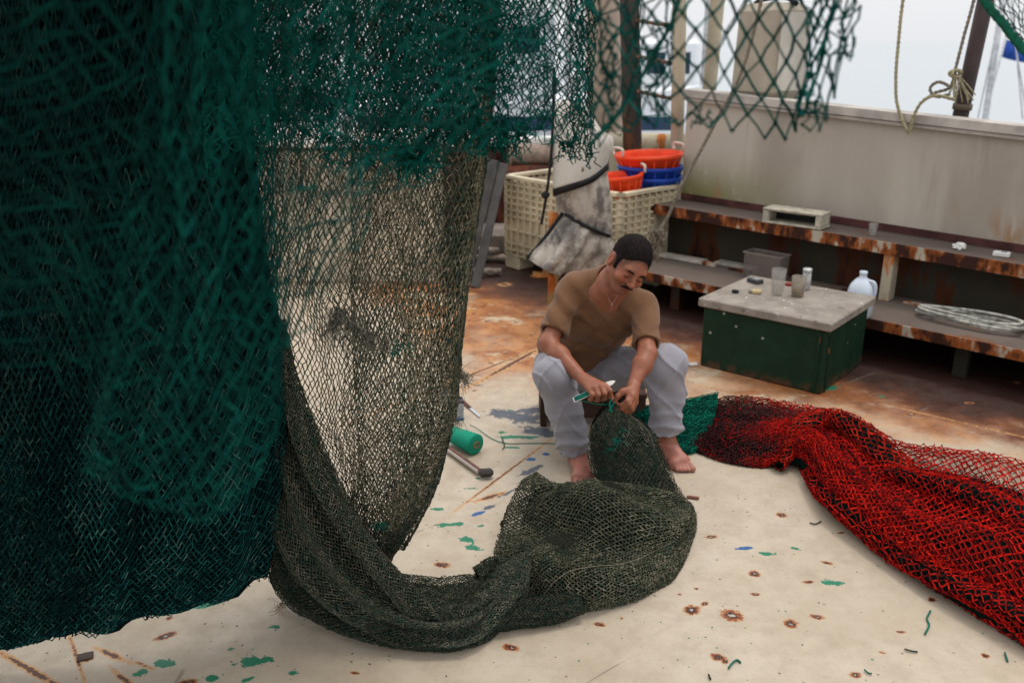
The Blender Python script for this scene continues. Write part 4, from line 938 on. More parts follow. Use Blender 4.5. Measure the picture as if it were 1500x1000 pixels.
# eyelashes line, eyebrows, moustache, hair
hm = NM('short_hair', .8, .12); hm.color(hm.mix(hm.ramp(hm.noise(160, 3), .35, .65), (.008, .0055, .005), (.018, .012, .011))); hm.bump(hm.noise(500, 2), .5, .002); HAIR = hm.m
h = Vol(HC - .15, HC + .15, .0035)
h.ell(hp(0, -.013, .029), (.0778, .0958, .0878), HR, .01)
h.half(hp(0, .062, .030), fw * .93 - up_ * .38, .006)            # forehead line
h.half(hp(0, .0, -.045), -up_, .006)
h.disp(lambda P: .0008 * np.sin(P[:, 0] * 410 + 3 * np.sin(P[:, 2] * 170)) * np.sin(P[:, 1] * 380 + P[:, 2] * 290))
for sg in (-1, 1):
    h.cap(hp(sg * .066, .022, .015), hp(sg * .0655, .026, -.022), .0135, .0100, .01)
for sg in (-1, 1):
    h.ell(hp(sg * .090, -.012, -.026), (.022, .022, .032), HR, .003, 's'); h.ell(hp(sg * .075, .068, -.030), (.026, .030, .040), HR, .004, 's')
V2, F2 = h.mesh(); HV = V2
nh = 7000; ih = RNG.integers(0, len(V2), nh); hb = V2[ih]; hn = hb - HC; hn /= np.linalg.norm(hn, axis=1)[:, None]; hd_ = hn + RNG.normal(0, .45, hn.shape) + fw * .3
sV, sF, sC = strand_boxes(hb - hn * .001, hb + hd_ * RNG.uniform(.0012, .0030, (nh, 1)), np.full(nh, .00045), np.zeros((nh, 3)))
mesh('hair', np.vstack([V2, sV]), np.vstack([F2, sF + len(V2)]), HAIR, man, True)
bo = [o_ for o_ in man.children if o_.name.startswith('body')][0]; bi = np.where(hd)[0]; dmin = np.full(len(bi), 9.); HVs = HV[::2]
for a_ in range(0, len(bi), 500): dmin[a_:a_ + 500] = np.sqrt(((V_[bi[a_:a_ + 500], None] - HVs[None]) ** 2).sum(-1)).min(1)
fade = np.clip(1 - dmin / .012, 0, 1)[:, None] * .75; col[bi] = col[bi] * (1 - fade) + np.array([.05, .03, .022]) * fade
col = np.clip(col * (1 + .10 * (np.sin(V_[:, :1] * 90 + 3 * np.sin(V_[:, 2:] * 70)) * np.sin(V_[:, 1:2] * 80))), 0, 1)
c4 = np.ones((len(V_), 4), np.float32); c4[:, :3] = col; bo.data.color_attributes['Col'].data.foreach_set('color', c4.ravel())
h = Vol(HC - .15, HC + .15, .0028)
h.cap(hp(-.003, .1045, -.0555), hp(-.018, .0975, -.0600), .0055, .0056, .004); h.cap(hp(-.018, .0975, -.0600), hp(-.027, .086, -.068), .0054, .0032, .004)
h.cap(hp(.003, .1045, -.0555), hp(.018, .0975, -.0600), .0055, .0056, .004); h.cap(hp(.018, .0975, -.0600), hp(.027, .086, -.068), .0054, .0032, .004)
V2, F2 = h.mesh(); mesh('moustache', V2, F2, HAIR, man, True)
for sg in (-1, 1):
    h = Vol(HC - .15, HC + .15, .0028); h.chain([hp(sg * .014, .0965, .006), hp(sg * .026, .0960, .0105), hp(sg * .038, .0905, .0115), hp(sg * .050, .080, .006)], [.0030, .0042, .0040, .0025], .004); V2, F2 = h.mesh(); mesh('eyebrow', V2, F2, HAIR, man, True)
    mb = MB(); mb.tube(spline([hp(sg * .019, .0895, -.016), hp(sg * .032, .0925, -.0185), hp(sg * .045, .0855, -.015)], 5), .0014, 5); mb.build('eyelashes', HAIR, man, True)
# t-shirt
sh = Vol([.02, 3.3, .12], [.86, 4.25, .98], .0048)
Wp = J['waist']; 
sh.ell(J['pelvis'] + [0, .01, .07], (.185, .145, .115), None, .02); sh.cap(J['pelvis'] + [-.03, 0, .09], J['waist'] + [-.02, 0, .04], .150, .150, .05); sh.cap(J['pelvis'] + [.04, 0, .09], J['waist'] + [.03, 0, .04], .150, .150, .05)
sh.cap(J['waist'] + [-.03, 0, .02], J['chest'] + [-.05, 0, 0], .145, .135, .05); sh.cap(J['waist'] + [.03, 0, .02], J['chest'] + [.045, -.01, 0], .145, .135, .05)
sh.cap(J['chest'], J['neck'] + [0, .03, -.05], .14, .085, .05); sh.cap(J['rsh'] + [.02, .01, -.02], J['lsh'] + [-.02, .01, -.02], .070, .068, .06)
sh.cap(J['rsh'] + [.05, .03, .01], J['neck'] + [-.02, .04, .0], .055, .06, .05); sh.cap(J['lsh'] + [-.05, .03, .01], J['neck'] + [.02, .03, .0], .055, .06, .05)
sleeves = []
for a, b, t, r0, r1, px in (('rsh', 'relb', .80, .060, .060, 0), ('lsh', 'lelb', .80, .058, .058, 0)):
    s_, e = J[a], J[b]; d = (e - s_); L = np.linalg.norm(d); d = d / L; m_ = s_ + d * L * t
    sh.cap(s_, m_, r0, r1, .035); sleeves.append((m_, d, r1))
def folds_sh(P):
    q = P - J['chest']; 
    w1 = np.sin(q[:, 0] * 46 + q[:, 2] * 30 + 2.5 * np.sin(q[:, 2] * 14 + q[:, 0] * 6)) * .5 + .5
    w2 = np.sin((q[:, 0] * .8 - q[:, 2]) * 55 + 2 * np.sin(q[:, 0] * 15 + q[:, 1] * 12))
    low = np.clip((-q[:, 2] + .02) / .2, 0, 1); w3 = np.sin(q[:, 2] * 70 + 3 * np.sin(q[:, 0] * 11)) 
    rg = 1 - np.abs(np.sin(q[:, 0] * 13 + q[:, 2] * 12 + 1.8 * np.sin(q[:, 2] * 9 + 1))); rg2 = 1 - np.abs(np.sin(q[:, 0] * 9 - q[:, 2] * 17 + 1.6 * np.sin(q[:, 0] * 11))); return -.006 * w1 ** 2 + .0015 * w2 + .004 * low * w3 + .006 * rg ** 4 + .006 * rg2 ** 5
sh.disp(folds_sh)
for m_, d, r in sleeves:
    sh.half(m_, d, .004, m_ - .09, m_ + .12); sh.cap(m_ - d * .018, m_ + d * .06, r - .014, r - .012, .003, 's')
# neck opening, v shaped
nk = J['neck']; fr = np.array([.0, -.9, .15])
sh.cap(nk + [0, .0, .01], hp(0, -.03, -.02), .066, .085, .006, 's'); sh.cap(nk + [-.005, -.075, .0], nk + [-.014, -.145, -.055], .046, .014, .006, 's'); sh.ell(HC, (.088, .1, .1), HR, .01, 's'); sh.cap(hp(0, .03, -.03), hp(0, .065, -.09), .084, .052, .02, 's')
# hem
sh.half(J['pelvis'] + [0, 0, .015], (.0, .0, -1), .006)
V2, F2 = sh.mesh()
km = NM('shirt_cotton', .85, .2); f = km.noise(9, 4); km.color(km.mix(km.ramp(f, .3, .7), (.135, .062, .028), (.172, .082, .039))); km.bump(km.noise(420, 2), .2, .001); km.b.inputs['Sheen Weight'].default_value = .15
mesh('t_shirt', V2, F2, km.m, man, True)
mb = MB(); cc = nk + np.array([0, .0, -.0])
ringp = spline([hp(0, -.085, -.075), nk + [-.068, .02, .035], nk + [-.062, -.045, .0], nk + [-.012, -.125, -.068], nk + [.045, -.055, -.005], nk + [.066, .01, .03]], 6)
# sweatpants
tr = Vol([-.02, 3.28, -.02], [.95, 4.25, .62], .0048)
tr.ell(J['pelvis'] + [0, .01, .0], (.190, .150, .105), None, .03); tr.cap(J['pelvis'] + [-.03, 0, .05], J['pelvis'] + [.03, 0, .05], .135, .135, .04)
for hip, kn_, an in (('rhip', 'rknee', 'rank'), ('lhip', 'lknee', 'lank')):
    h_, k_, a_ = J[hip], J[kn_], J[an]; tr.cap(h_ + [0, 0, .01], k_, .108, .074, .05)
    c_ = k_ * .62 + a_ * .38 + [0, .022, 0]; e_ = k_ * .22 + a_ * .78 + [0, .008, 0]
    tr.cap(k_, c_, .072, .071, .05); tr.cap(c_, e_, .071, .064, .03)
    ce = a_ + np.array([0, 0, .030]) if an == 'rank' else a_ + np.array([0, 0, .035]); tr.cap(e_, ce, .063, .051, .012)
def folds_tr(P):
    o = np.zeros(len(P))
    for kn_, an, hip in (('rknee', 'rank', 'rhip'), ('lknee', 'lank', 'lhip')):
        k_, a_ = J[kn_], J[an]; d = np.linalg.norm(P - (k_ + a_) / 2, axis=1); t = (P - a_) @ (k_ - a_) / ((k_ - a_) @ (k_ - a_)); near = np.exp(-((np.linalg.norm((P - k_ * .5 - a_ * .5)[:, :2], axis=1)) / .14) ** 2)
        a = np.arctan2(P[:, 1] - (k_ + a_)[1] / 2, P[:, 0] - (k_ + a_)[0] / 2)
        w_ = np.clip(1.25 - t * 1.6, 0, 1); o += near * (-.014 * w_ * (.5 + .5 * np.sin(t * 38 + 2.2 * np.sin(a * 1.5 + 1) )) ** 2 - .004 * (.5 + .5 * np.sin(t * 13 + a * 2.5 + 1)))
    o += .0022 * np.sin(P[:, 0] * 38 - P[:, 1] * 22 + P[:, 2] * 16 + 2 * np.sin(P[:, 2] * 17)); rg = 1 - np.abs(np.sin(P[:, 2] * 17 + P[:, 0] * 15 + 2.2 * np.sin(P[:, 1] * 9 + P[:, 0] * 7))); o += -.009 * rg ** 5; rg = 1 - np.abs(np.sin(P[:, 2] * 11 - P[:, 0] * 19 + 2.0 * np.sin(P[:, 1] * 13))); o += -.007 * rg ** 6
    return o
tr.disp(folds_tr)
for an in ('rank', 'lank'):
    a_ = J[an]; z_ = .052 if an == 'rank' else .062
    c0 = a_ + np.array([0, 0, z_]); ax_ = J[an.replace('ank', 'knee')] - a_; ax_ /= np.linalg.norm(ax_)
    tr.cap(c0 - ax_ * .006, c0 + ax_ * .018, .049, .050, .008); tr.half(c0 - ax_ * .022, -ax_, .004, c0 - .11, c0 + .08)
    tr.cap(c0 - ax_ * .06, c0 - ax_ * .004, .040, .038, .003, 's')
V2, F2 = tr.mesh()
km = NM('sweatpants_fleece', .9, .2); f = km.noise(7, 4); c = km.mix(km.ramp(f, .3, .7), (.27, .255, .285), (.34, .325, .36)); c = km.mix(km.ramp(km.noise(380, 2), .35, .7, 0, .35), c, (.22, .215, .25)); km.color(c)
km.bump(km.noise(300, 3), .25, .0015); km.b.inputs['Sheen Weight'].default_value = .2
mesh('sweatpants', V2, F2, km.m, man, True)
mb = MB(); mb.tube(spline([nk + [-.045, -.03, .03], nk + [-.03, -.085, -.03], nk + [-.012, -.112, -.062], nk + [.015, -.09, -.03], nk + [.035, -.05, .02]], 6), .0008, 5)
mb.tube([nk + [-.012, -.114, -.062], nk + [-.014, -.125, -.085]], .0008, 5); mb.lathe(nk + [-.012, -.120, -.066], [(.001, -.005), (.004, 0), (.001, .005)], 8)
mb.build('necklace', simple('silver', (.35, .32, .28), .35, .1, metal=.5), man, True)
# the low stool
st = empty('stool', (J['pelvis'][0], 4.02, 0), 'low dark brown wooden box stool under the seated man', 'stool')
sx0, sx1, sy0, sy1 = atZ(789, 611)[0] + .0, .64, 3.89, 4.18
mb = MB(); mb.box(((sx0 + sx1) / 2, (sy0 + sy1) / 2, .158), (sx1 - sx0, sy1 - sy0, .024), None, .003); mb.build('seat', M['wood_dark'], st)
for xx in (sx0 + .02, sx1 - .02): mb = MB(); mb.box((xx, (sy0 + sy1) / 2, .073), (.03, sy1 - sy0 - .01, .146)); mb.build('leg', M['wood_dark'], st)
mb = MB(); mb.box(((sx0 + sx1) / 2, sy0 + .02, .095), (sx1 - sx0 - .072, .02, .10)); mb.build('front_board', M['wood_dark'], st)
# needle with twine
nA, nB = ay(840, 586, 3.285), ay(901, 558, 3.285)
o = empty('netting_needle', (nA + nB) / 2, 'white netting needle wound with green twine held in the man\'s right hand', 'needle')
d = (nB - nA); L = np.linalg.norm(d); A = axes(d, (0, -.6, .8)); mb = MB()
pr_ = [(-.5, .010), (-.45, .012), (.3, .012), (.42, .009), (.49, .003), (.5, .001)]; V = []
for t, wd in pr_:
    c_ = (nA + nB) / 2 + d * t; V += [c_ - A[1] * wd + A[2] * .002, c_ + A[1] * wd + A[2] * .002, c_ + A[1] * wd - A[2] * .002, c_ - A[1] * wd - A[2] * .002]
Fc = [(0, 3, 2, 1)] + [tuple(i * 4 + k_ for k_ in (0, 1, 5, 4)) for i in range(5)] + [tuple(i * 4 + k_ for k_ in (1, 2, 6, 5)) for i in range(5)] + [tuple(i * 4 + k_ for k_ in (2, 3, 7, 6)) for i in range(5)] + [tuple(i * 4 + k_ for k_ in (3, 0, 4, 7)) for i in range(5)]
mesh('blade', V, Fc, M['white'], o, False)
TG = simple('green_twine', (.004, .17, .12), .7, .3, 200)
mb = MB()
for i in range(7): k_ = (i - 3) * .0026; mb.tube([nA + d * .03 + A[1] * k_ + A[2] * .004, nA + d * .62 + A[1] * k_ + A[2] * .005], .0018, 5)
mb.build('wound_twine', TG, o, True)
knotp = ay(894, 592, 3.275)
mb = MB(); mb.tube([nA + d * .04, knotp + [-.05, 0, 0], knotp], .0022, 5); mb.tube(spline([ay(896, 584, 3.27), ay(893, 592, 3.265), ay(896, 604, 3.262)], 5), .0042, 6)
mb.tube(spline([ay(901, 588, 3.27), ay(897, 594, 3.262), ay(892, 602, 3.262)], 5), .003, 6)
mb.build('working_twine', TG, o, True)

# ------------------------------------------------------------------ olive net: hanging bag, gathered sling, twisted neck, heap and the tent to the hands
def rows(rws, fy): return np.array([[fy(p, i, j) for j, p in enumerate(r)] for i, r in enumerate(rws)])
YY = lambda p, i, j: atY(*p)
ZZ = lambda p, i, j: atZ(*p)
nb = NetB()
olv = empty('fishing_net', (0, 2.5, 0), 'olive green net hanging as a bag, gathered on deck and heaped before the man', 'net')
# hanging bag as a flattened closed tube: rows of (y, left, right, depth)
secs = [(-70, 345, 738, 2.62, .16), (60, 340, 730, 2.62, .17), (160, 342, 724, 2.62, .17), (250, 352, 714, 2.61, .17), (340, 362, 700, 2.60, .17), (430, 372, 688, 2.60, .16), (520, 385, 678, 2.60, .16), (600, 400, 671, 2.60, .15), (660, 415, 658, 2.60, .14),
        (715, 435, 642, 2.61, .12), (765, 460, 618, 2.62, .10), (805, 490, 594, 2.63, .07), (838, 515, 572, 2.64, .04), (860, 535, 562, 2.64, .02)]
def tube_ctrl(secs, n=12):
    G = []
    for (y, x0, x1, Yc, dep) in secs:
        row = []
        for k in range(n):
            a = 2 * math.pi * k / n; cx = (x0 + x1) / 2; hw = (x1 - x0) / 2; row.append(atY(cx + hw * math.cos(a), y + (18 if y > 600 else 0) * -abs(math.cos(a)), Yc - dep * math.sin(a) * .8))
        G.append(row)
    return np.array(G)
bag = Surf(tube_ctrl(secs), lambda u, v: .012 * vnoise(u, v, 7, .6, 11) * (1 - .5 * v) + .006 * vnoise(u, v, 14, 2, 12), True)
bagw = lambda u, v, off=0.: bag(u + .010 * np.sin(u * 44 + 4 * v) + .006 * np.sin(v * 31 + u * 9), v + .006 * np.sin(u * 30 + 11 * v), off)
nb.net(bagw, 124, 136, .0019, KHAKI, .24, sag=.03, keep=lambda u, v: (np.mod(u, 1.) < .52) | (np.mod(u, 1.) > .70) | (v < .4))
allP = bag(RNG.uniform(0, 1, 400), RNG.uniform(.1, 1, 400))
# second, inner layer towards the right edge (the bag is rolled there)
in2 = Surf(np.array([[atY(x0 + (x1 - x0) * t, y, 2.60 - .05 * math.sin(t * 3)) for t in (.45, .6, .72, .84, .95, .99)] for (y, x0, x1, Yc, dep) in secs[:12]]), lambda u, v: .012 * vnoise(u, v, 3, 1, 21))
nb.net(in2, 36, 118, .0018, OLIVE, .2)
in3 = Surf(np.array([[atY(x0 + (x1 - x0) * t, y, 2.55 - .05 * math.sin(t * 3)) for t in (.05, .3, .6, .9)] for (y, x0, x1, Yc, dep) in secs[:5]]), lambda u, v: .015 * vnoise(u, v, 3, 1, 22))
nb.net(in3, 48, 50, .0012, OLIVED, .25, keep=lambda u, v: v < .82 + .15 * vnoise(u, v, 2, 0, 3))
# sling: from behind the dark net down to the deck and right to the knot
up = [(398, 455, 2.46), (416, 560, 2.44), (440, 640, 2.42), (482, 725, 2.40), (530, 800, 2.37), (585, 862, 2.34), (640, 893, 2.32), (690, 884, 2.36), (725, 862, 2.42), (748, 845, 2.47)]
lw = [(360, 500, 2.50), (372, 640, 2.52), (378, 750, 2.52), (392, 830, 2.50), (430, 882, 2.44), (500, 922, 2.34), (590, 942, 2.28), (672, 950, 2.25), (725, 915, 2.36), (752, 885, 2.42)]
ctrl = []
for a, b in zip(up, lw):
    pa_, pb_ = atY(*a), atY(*b); 
    if pb_[2] < .006: pb_ = atZ(b[0], b[1], .006)
    if pa_[2] < .02: pa_ = atZ(a[0], a[1], .02)
    row = []
    for t in (0, .25, .5, .75, 1): 
        m_ = pa_ * (1 - t) + pb_ * t; m_[1] -= .05 * math.sin(math.pi * t); m_[2] = max(m_[2] + .015 * math.sin(math.pi * t), .006); row.append(m_)
    ctrl.append(row)
sling = Surf(ctrl, lambda u, v: .010 * vnoise(u, v, 2.2, 2, 31) + .020 * np.sin(u * 17 + 5 * v + 2 * np.sin(v * 6)))
OLX = lambda u, v, P: OLIVED(u, v, P) * .6  # same olive darkened for inner layers, gap shade put into the colour
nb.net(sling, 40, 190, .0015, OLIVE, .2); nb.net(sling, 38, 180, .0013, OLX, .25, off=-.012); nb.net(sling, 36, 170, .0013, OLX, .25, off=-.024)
grid_mesh(sling, 24, 60, -.034, 'packed_shaded_core', M['dark_core_grey'], olv)
# rolled edge rope of netting along the sling
def roll(path, rad, nu, nv, colf=OLIVE, r=.0014, seed=0, coremat=None, twist=1.2):
    P = spline(path, 5); m = len(P); R_ = np.interp(np.linspace(0, 1, m), np.linspace(0, 1, len(rad)), rad); T = np.gradient(P, axis=0); T /= np.linalg.norm(T, axis=1)[:, None]
    G = []; N = np.cross(T[0], (.2, .9, .4)); N /= np.linalg.norm(N)
    for i in range(m):
        N = N - T[i] * (N @ T[i]); N /= np.linalg.norm(N); B = np.cross(T[i], N); row = []
        for k in range(10):
            a = 2 * math.pi * k / 10 + twist * i * .12; q_ = P[i] + R_[i] * (1 + .22 * math.sin(2 * a + i * .3)) * (N * math.cos(a) + B * math.sin(a)); q_[2] = max(q_[2], .004); row.append(q_)
        G.append(row)
    S = Surf(G, lambda u, v: R_.mean() * .12 * vnoise(u, v, 5, 3, seed), True); nb.net(S, nu, nv, r, colf, .22)
    u, vv = np.meshgrid(np.linspace(0, 1, 17), np.linspace(0, 1, m)); Pm = S(u, vv, -R_.mean() * .22).reshape(-1, 3); i_, j_ = np.meshgrid(np.arange(16), np.arange(m - 1)); a = (j_ * 17 + i_).ravel()
    mesh('packed_shaded_core', Pm, np.stack([a, a + 1, a + 18, a + 17], 1), coremat or M['dark_core_grey'], olv, True); return S
roll([atY(408, 470, 2.43), atY(424, 560, 2.40), atY(452, 650, 2.37), atY(492, 735, 2.34), atY(538, 805, 2.31), atY(590, 868, 2.28), atZ(640, 910, .05), atZ(690, 915, .05)], [.020, .026, .034, .036, .036, .036, .038, .03], 24, 190, seed=41)
roll([atY(385, 700, 2.5), atZ(420, 840, .12), atZ(480, 890, .06), atZ(560, 925, .04), atZ(640, 938, .035), atZ(700, 925, .035), atZ(745, 890, .04), atZ(790, 885, .03)], [.03, .05, .045, .04, .036, .035, .03, .03], 30, 180, OLIVED, seed=42)
# the tube's far side lying on deck between bag and sling
c3 = rows([[(548, 832, .09), (600, 842, .07), (660, 843, .055), (710, 838, .06), (748, 830, .07)], [(552, 858, .085), (600, 864, .08), (660, 866, .075), (708, 858, .08), (750, 850, .09)], [(570, 885, .06), (610, 892, .06), (660, 890, .06), (700, 880, .07), (740, 868, .08)]], ZZ)
s3 = Surf(c3, lambda u, v: .008 * vnoise(u, v, 2, 1.5, 51)); nb.net(s3, 34, 34, .0015, OLIVE, .15); S3 = -1 if s3.nrm(np.array([.5]), np.array([.5]))[0][2] > 0 else 1; nb.net(s3, 40, 22, .0014, OLIVED, .2, off=.01 * S3); grid_mesh(s3, 20, 8, .028 * S3, 'packed_shaded_core', M['dark_core_grey'], olv)
# twisted neck and knot
roll([atZ(655, 925, .03), atZ(695, 895, .06), atZ(725, 868, .10), atZ(748, 848, .12), atZ(768, 818, .10)], [.04, .045, .042, .046, .03], 32, 76, seed=43)
roll([atZ(690, 930, .03), atZ(735, 893, .06), atZ(755, 862, .09), atZ(752, 838, .11), atZ(725, 832, .10), atZ(700, 845, .08)], [.03, .036, .04, .036, .032, .028], 28, 80, seed=44)
roll([atZ(700, 915, .03), atZ(750, 905, .04), atZ(800, 893, .05), atZ(850, 882, .05)], [.03, .036, .04, .03], 28, 64, OLIVED, seed=45)
# heap
hp_rows = [[(786, 690, .10), (812, 706, .07), (850, 708, .05), (900, 706, .10), (950, 712, .12), (990, 722, .08), (1012, 735, .03)],
           [(762, 712, .12), (795, 716, .14), (835, 712, .10), (880, 700, .12), (930, 722, .16), (985, 742, .10), (1018, 748, .015)],
           [(742, 745, .10), (780, 745, .09), (820, 738, .13), (870, 725, .17), (930, 748, .18), (985, 765, .12), (1020, 772, .01)],
           [(729, 785, .06), (775, 780, .09), (820, 775, .12), (870, 768, .17), (930, 785, .17), (982, 793, .10), (1014, 795, .01)],
           [(727, 822, .05), (775, 818, .11), (820, 815, .13), (870, 812, .15), (930, 820, .13), (975, 820, .07), (1004, 820, .008)],
           [(745, 862, .05), (785, 855, .08), (825, 855, .10), (870, 855, .10), (925, 850, .07), (965, 842, .035), (990, 843, .006)],
           [(738, 905, .006), (785, 907, .006), (830, 900, .006), (875, 893, .006), (925, 882, .006), (958, 866, .006), (982, 852, .006)]]
heap = Surf(rows(hp_rows, ZZ), lambda u, v: (.026 * np.sin(12 * v + 4 * u + 3 * np.sin(3.2 * u + 2)) + .010 * vnoise(u, v, 3, 3, 61)) * np.clip(np.minimum(np.minimum(v, 1 - v) * 6, np.minimum(u + .1, 1 - u) * 5), .1, 1))
HS = -1 if heap.nrm(np.array([.5]), np.array([.5]))[0][2] > 0 else 1
OLIVEX = lambda u, v, P: OLIVED(u, v, P) * .4  # heap under-layers darkened so the gaps carry painted shade
HEAPC = pal([(.055, .078, .052), (.088, .092, .060), (.13, .125, .082), (.195, .182, .125)], [.22, .34, .28, .16], 4, 4, 5)
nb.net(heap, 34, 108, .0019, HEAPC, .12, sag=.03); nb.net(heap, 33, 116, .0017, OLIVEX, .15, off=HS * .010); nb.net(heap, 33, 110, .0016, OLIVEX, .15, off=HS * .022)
sg_ = 1
hu = Surf(rows([[(p[0], p[1] + 2, max(.004, p[2] - .03)) for p in r] for r in hp_rows], ZZ)); grid_mesh(hu, 40, 40, 0, 'packed_shaded_core', M['dark_core_grey'], olv, .12, .93, .14, .95)
# tent up to the hands
tent = Surf(rows([[(889, 597, 3.27), (893, 594, 3.27), (898, 593, 3.27), (905, 593, 3.27), (911, 597, 3.27)], [(876, 612, 3.30), (889, 612, 3.27), (903, 610, 3.26), (922, 611, 3.27), (936, 618, 3.29)],
                  [(864, 635, 3.33), (884, 634, 3.27), (905, 632, 3.25), (935, 630, 3.26), (960, 634, 3.30)], [(866, 662, 3.34), (884, 662, 3.27), (905, 660, 3.23), (942, 660, 3.25), (972, 664, 3.29)],
                  [(872, 690, 3.30), (888, 692, 3.22), (908, 694, 3.18), (950, 692, 3.20), (985, 697, 3.24)], [(874, 712, 3.2), (890, 725, 3.14), (912, 730, 3.10), (960, 730, 3.10), (1004, 735, 3.12)],
                  [(840, 740, 3.08), (880, 752, 3.02), (920, 760, 3.0), (965, 765, 3.0), (1016, 765, 3.02)]], YY), lambda u, v: .012 * vnoise(u, v, 2.5, .6, 71) * np.clip(v * 4, 0, 1))
nb.net(tent, 28, 56, .0017, OLIVE, .16); nb.net(tent, 32, 60, .0013, OLIVED, .25, off=.014); nb.net(tent, 32, 56, .0013, OLIVED, .25, off=.032)
nb.net(tent, 32, 56, .0013, OLIVED, .25, off=-.014, keep=lambda u, v: v > .45)
tcore = Surf(tent.c + [0, .06, 0], tent.folds); grid_mesh(tcore, 16, 24, 0, 'packed_shaded_core', M['dark_core_grey'], olv, .06, .95, .08, 1)
# seams: thick laced cords
def seam(S, uv, r, colr, name='seam_cord'):
    uv = np.array(uv); U = spline(np.c_[uv, np.zeros(len(uv))], 10); P = S(U[:, 0], U[:, 1], 0) + np.array([0, 0, .004]); mb = MB(); mb.tube(P, r, 6)
    for k_ in range(2, len(P) - 1, 3):
        mb.lathe(P[k_], [(.001, -r * 1.8), (r * 2.6, 0), (.001, r * 1.8)], 6)
    mb.build(name, colr, olv, True)
TAN = simple('tan_cord', (.15, .125, .09), .9, .3, 100)
seam(heap, [(.12, .97), (.25, .86), (.45, .76), (.7, .66), (.86, .50)], .0016, TAN)
seam(bag, [(.02, .30), (.06, .55), (.03, .72), (.01, .86)], .003, simple('olive_cord', (.07, .07, .045), .9, .3, 100))
seam(tent, [(.80, .05), (.86, .35), (.9, .6), (.97, .95)], .0018, TAN)
# frayed tufts
TUFT = pal([(.15, .14, .11), (.26, .24, .19), (.06, .08, .06)], [.4, .4, .2])
for (px, py, Yd, n, L) in ((497, 452, 2.41, 120, .13), (487, 470, 2.41, 80, .10), (515, 470, 2.41, 90, .14), (541, 490, 2.41, 90, .12), (562, 500, 2.43, 30, .05), (672, 540, 2.6, 60, .12), (684, 550, 2.62, 50, .06), (668, 610, 2.58, 40, .08), (566, 845, 2.50, 80, .05), (650, 570, 2.5, 30, .07)):
    c = atY(px, py, Yd) + RNG.normal(0, .008, (30, 3)); nb.hairs(c, n, L, .0007, TUFT, .9, .35)
GT = pal([(.004, .16, .12), (.003, .10, .08)], [.6, .4])
for (px, py, Yd, n, L) in ((580, 512, 2.43, 26, .03), (600, 508, 2.43, 16, .02), (905, 645, 3.2, 22, .04), (915, 632, 3.2, 16, .02), (892, 658, 3.2, 12, .03), (560, 770, 2.5, 20, .02), (785, 830, 2.7, 20, .02), (820, 880, 2.5, 16, .02)):
    c = atY(px, py, Yd) + RNG.normal(0, .008, (20, 3)); nb.hairs(c, n, L, .0012, GT, .2, .8)
c = atZ(410, 885, .03) + RNG.normal(0, .004, (20, 3)); nb.hairs(c, 30, .07, .0008, pal([(.35, .25, .17), (.25, .2, .14)], [.5, .5]), .8, .4)
c = atZ(815, 893, .012) + RNG.normal(0, .008, (20, 3)); nb.hairs(c, 40, .06, .0011, TUFT, .0, .8)
cc = heap(RNG.uniform(0, 1, 300), RNG.uniform(0, 1, 300)); nb.hairs(cc, 260, .018, .0008, OLIVE, -.3, .8); nb.hairs(allP, 200, .02, .0007, OLIVE, .2, .8)
nb.build('netting', olv)

# ------------------------------------------------------------------ dark teal net hanging at the left
dn = empty('hanging_net', (-1.2, 2.3, 0), 'dense dark teal net curtain filling the left, its hem just above the deck', 'net')
nd = NetB()
Yb = lambda x: 2.16 + max(0, x) / 400 * .20
drows = []
hem = lambda x: np.interp(x, [-160, 0, 100, 200, 300, 370, 396, 412], [985, 950, 934, 911, 885, 864, 842, 800])
edge = [(-80, 392), (100, 396), (250, 398), (400, 404), (520, 410), (620, 416), (700, 418), (780, 412), (830, 402), (870, 390)]
for k, (y, xr) in enumerate(edge):
    row = []
    for t in np.linspace(0, 1, 9):
        x = -160 + (xr + 160) * t; ys = -80 + (hem(x) + 80) * (y + 80) / 950.; row.append(atY(x, ys, Yb(x) - .06 * math.sin(math.pi * t) - .06 * math.sin(math.pi * k / 9.) + (.05 if t == 1 else 0)))
    drows.append(row)
dk = Surf(drows, lambda u, v: .022 * vnoise(u, v, 4.5, .5, 81) * (.5 + .5 * v) + .007 * vnoise(u, v, 11, 2, 82))
DTX = lambda u, v, P: DTEAL(u, v, P) * .45  # inner curtain layers darkened, painting the shade between strands
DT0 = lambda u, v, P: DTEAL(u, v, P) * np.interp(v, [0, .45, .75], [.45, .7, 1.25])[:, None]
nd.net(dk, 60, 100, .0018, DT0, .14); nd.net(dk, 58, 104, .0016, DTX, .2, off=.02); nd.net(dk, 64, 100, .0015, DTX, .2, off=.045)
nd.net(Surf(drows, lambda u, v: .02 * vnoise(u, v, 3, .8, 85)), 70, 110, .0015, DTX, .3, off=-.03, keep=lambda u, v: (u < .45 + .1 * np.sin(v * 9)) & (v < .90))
drc = np.array(drows)
for k_ in range(4): drc[k_] = drc[k_, :1] + (drc[k_] - drc[k_, :1]) * np.interp(k_, [0, 3], [.90, .97])
dcore = Surf(np.maximum(drc + [0, .055, -.035], [-9, 0, .004]), dk.folds); grid_mesh(dcore, 60, 60, 0, 'packed_shaded_core', M['dark_core_green'], dn, 0, .985, 0, .995)
nd.build('netting', dn)

